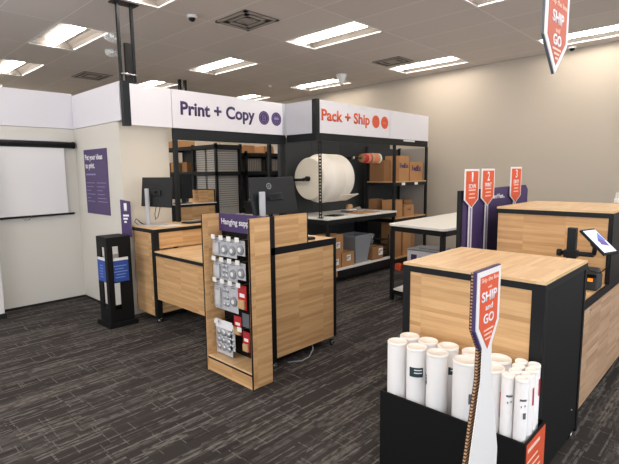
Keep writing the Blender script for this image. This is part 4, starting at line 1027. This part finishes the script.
pos = [(-.730, 2.008), (-.672, 2.008), (-.721, 2.065), (-.667, 2.065), (-.727, 2.121), (-.669, 2.121), (-.735, 2.177), (-.678, 2.177)]
sl = ['thin tube at the front left of the thin cluster', 'thin tube at the front right corner of the bin', 'thin tube second back on the left of the thin cluster', 'thin tube with a red label, second back on the right',
      'thin tube third back on the left of the thin cluster', 'thin tube third back on the right of the thin cluster', 'thin tube at the back left of the thin cluster', 'thin tube with a red label at the back right corner of the bin']
for k, ((x, y), l) in enumerate(zip(pos, sl)):
    mk = ('red', .56, .64, A(-20), A(20)) if k in (3, 7) else (('greyd', .52, .548, A(-50), A(-22)) if k == 1 else None)
    tb = tube(x, y, .0278, l, mk, z1=.695+.003*(k//2))
    if k < 2:
        mm = MB('greyd'); n = 5
        for zz, b0, b1 in ((.60, -80, -20), (.57, -70, -62), (.575, -40, -30)):
            Q0 = [mm.bm.verts.new((x+.0284*math.cos(A(b0+(b1-b0)*i/n)), y+.0284*math.sin(A(b0+(b1-b0)*i/n)), zz)) for i in range(n+1)]
            Q1 = [mm.bm.verts.new((q.co.x, q.co.y, zz+.009)) for q in Q0]
            for i in range(n): mm.face([Q0[i], Q0[i+1], Q1[i+1], Q1[i]], 0, True)
        mm.build('printed_mark', tb)

# ================================================================== SHIP AND GO ARROW
def big_arrow(x, yc, z_sh, ztop, w, label, name, floor=True, fade=False):
    t = thing(name, (x, yc, 0 if floor else z_sh-.12), label, 'sign')
    wh = w/2
    if floor:
        zn = z_sh-.085
        poly = [(-wh, z_sh), (-.042, zn), (-.046, .80), (-.135, .45), (-.14, 0), (.14, 0), (.14, .45), (.05, .80), (.042, zn), (wh, z_sh), (wh, ztop), (-wh, ztop)]
    else:
        poly = [(-wh, z_sh), (0, z_sh-.10), (wh, z_sh), (wh, ztop), (-wh, ztop)]
    o = Vector((x, yc, 0))
    m = MB('white').prism(o, PX[0], PX[1], PX[2]*.003, poly).build('front_sheet', t)
    if not floor: MB('greyd').prism(o-PX[2]*.008, PX[0], PX[1], PX[2]*.008, poly).build('back_sheet', t)
    m = MB('flute').prism(o-PX[2]*.022, PX[0], PX[1], PX[2]*.009, poly)
    if floor: m.build('corrugated_core', t)
    e = .004
    hp = [(-wh-e, z_sh-.004), (0 if not floor else -.05, z_sh-(.135 if not floor else .087)), (0 if not floor else .05, z_sh-(.135 if not floor else .087)), (wh+e, z_sh-.004), (wh+e, ztop+e), (-wh-e, ztop+e)]
    if not floor: hp.pop(2)
    if floor: MB('purple').prism(o-PX[2]*.0129, PX[0], PX[1], PX[2]*.0125, hp).build('purple_sheet', t)
    if floor: MB('blackm').prism(o-PX[2]*.024, PX[0], PX[1], PX[2]*.002, poly).build('back_sheet', t)
    og = 'orangef' if fade else 'orange'
    q = wh-.022; zt = ztop-.02
    if floor: face = [(-q, z_sh+.005), (0, z_sh-.095), (q, z_sh+.005), (q, zt), (-q, zt)]
    else: face = [(-q, z_sh+.005), (0, z_sh-.075), (q, z_sh+.005), (q, zt), (-q, zt)]
    MB(og).prism(o+PX[2]*.0032, PX[0], PX[1], PX[2]*.001, face).build('orange_face', t)
    return t, o+PX[2]*.0044
t, o_ = big_arrow(-.70, 1.69, 1.005, 1.217, .205, 'orange and white arrow sign standing in front of the tube bin', 'floor_arrow_sign')
def L(s, dz, w, h, m='wprint', b=.02): write(s, o_+PX[1]*dz, PX, w, h, m, t, bold=b, align='C')
L('Skip the line', 1.181, .15, .022, 'peach', .0); L('with', 1.153, .035, .010, 'peach', .0)
L('SHIP', 1.119, .135, .038, b=.02); L('and', 1.077, .065, .022, b=.01); L('GO', 1.033, .092, .038, b=.02)
bars(o_, PX, [(-.04, .045, .985), (-.035, .035, .968), (-.025, .025, .95)], 'peach', t, h=.006)
MB('black').box(-.83, -.60, 1.56, 1.82, 0, .012).build('base_plate', t)

t, o_ = big_arrow(-.50, 1.648, 1.982, 2.75, .222, 'arrow sign hanging from the ceiling, faded orange face pointing down', 'hanging_arrow_sign', floor=False, fade=True)
L('Skip the line', 2.09, .16, .022, 'peach', .0)
L('SHIP', 2.048, .11, .036, b=.015); L('and', 2.012, .04, .016, 'peach', .0); L('GO', 1.982, .08, .034, b=.03)
bars(o_, PX, [(-.04, .04, 1.952), (-.025, .025, 1.938), (-.012, .012, 1.925)], 'peach', t, h=.006)
for y in (1.58, 1.72): MB('wire').cyl((-.504, y, 2.75), (-.504, y, ZC), .002, 6).build('wire', t)

# ================================================================== LIGHT, CAMERA
w = bpy.data.worlds.new('World'); bpy.context.scene.world = w; w.use_nodes = True
bg = w.node_tree.nodes['Background']; bg.inputs[0].default_value = (.88, .93, 1.0, 1); bg.inputs[1].default_value = 1.5

cam = bpy.data.cameras.new('Camera'); co = bpy.data.objects.new('Camera', cam); C.objects.link(co)
yaw, pit, roll, f = math.radians(-43.838), math.radians(-7.2615), math.radians(-.6285), 467.98
F = Vector((math.sin(yaw)*math.cos(pit), math.cos(yaw)*math.cos(pit), math.sin(pit)))
r = Vector((math.cos(yaw), -math.sin(yaw), 0)); u = r.cross(F)
r2 = r*math.cos(roll)+u*math.sin(roll); u2 = -r*math.sin(roll)+u*math.cos(roll)
Mx = Matrix((r2, u2, -F)).transposed().to_4x4(); Mx.translation = Vector((0, 0, 1.58)); co.matrix_world = Mx
cam.sensor_width = 36; cam.lens = f/619*36; cam.clip_start = .05; cam.clip_end = 60
bpy.context.scene.camera = co
vs = bpy.context.scene.view_settings
vs.view_transform = 'Standard'; vs.look = 'None'; vs.exposure = 0.75; vs.gamma = 1; vs.use_curve_mapping = False
bpy.context.scene.cycles.max_bounces = 8; bpy.context.scene.cycles.diffuse_bounces = 4
bpy.context.scene.cycles.use_denoising = True
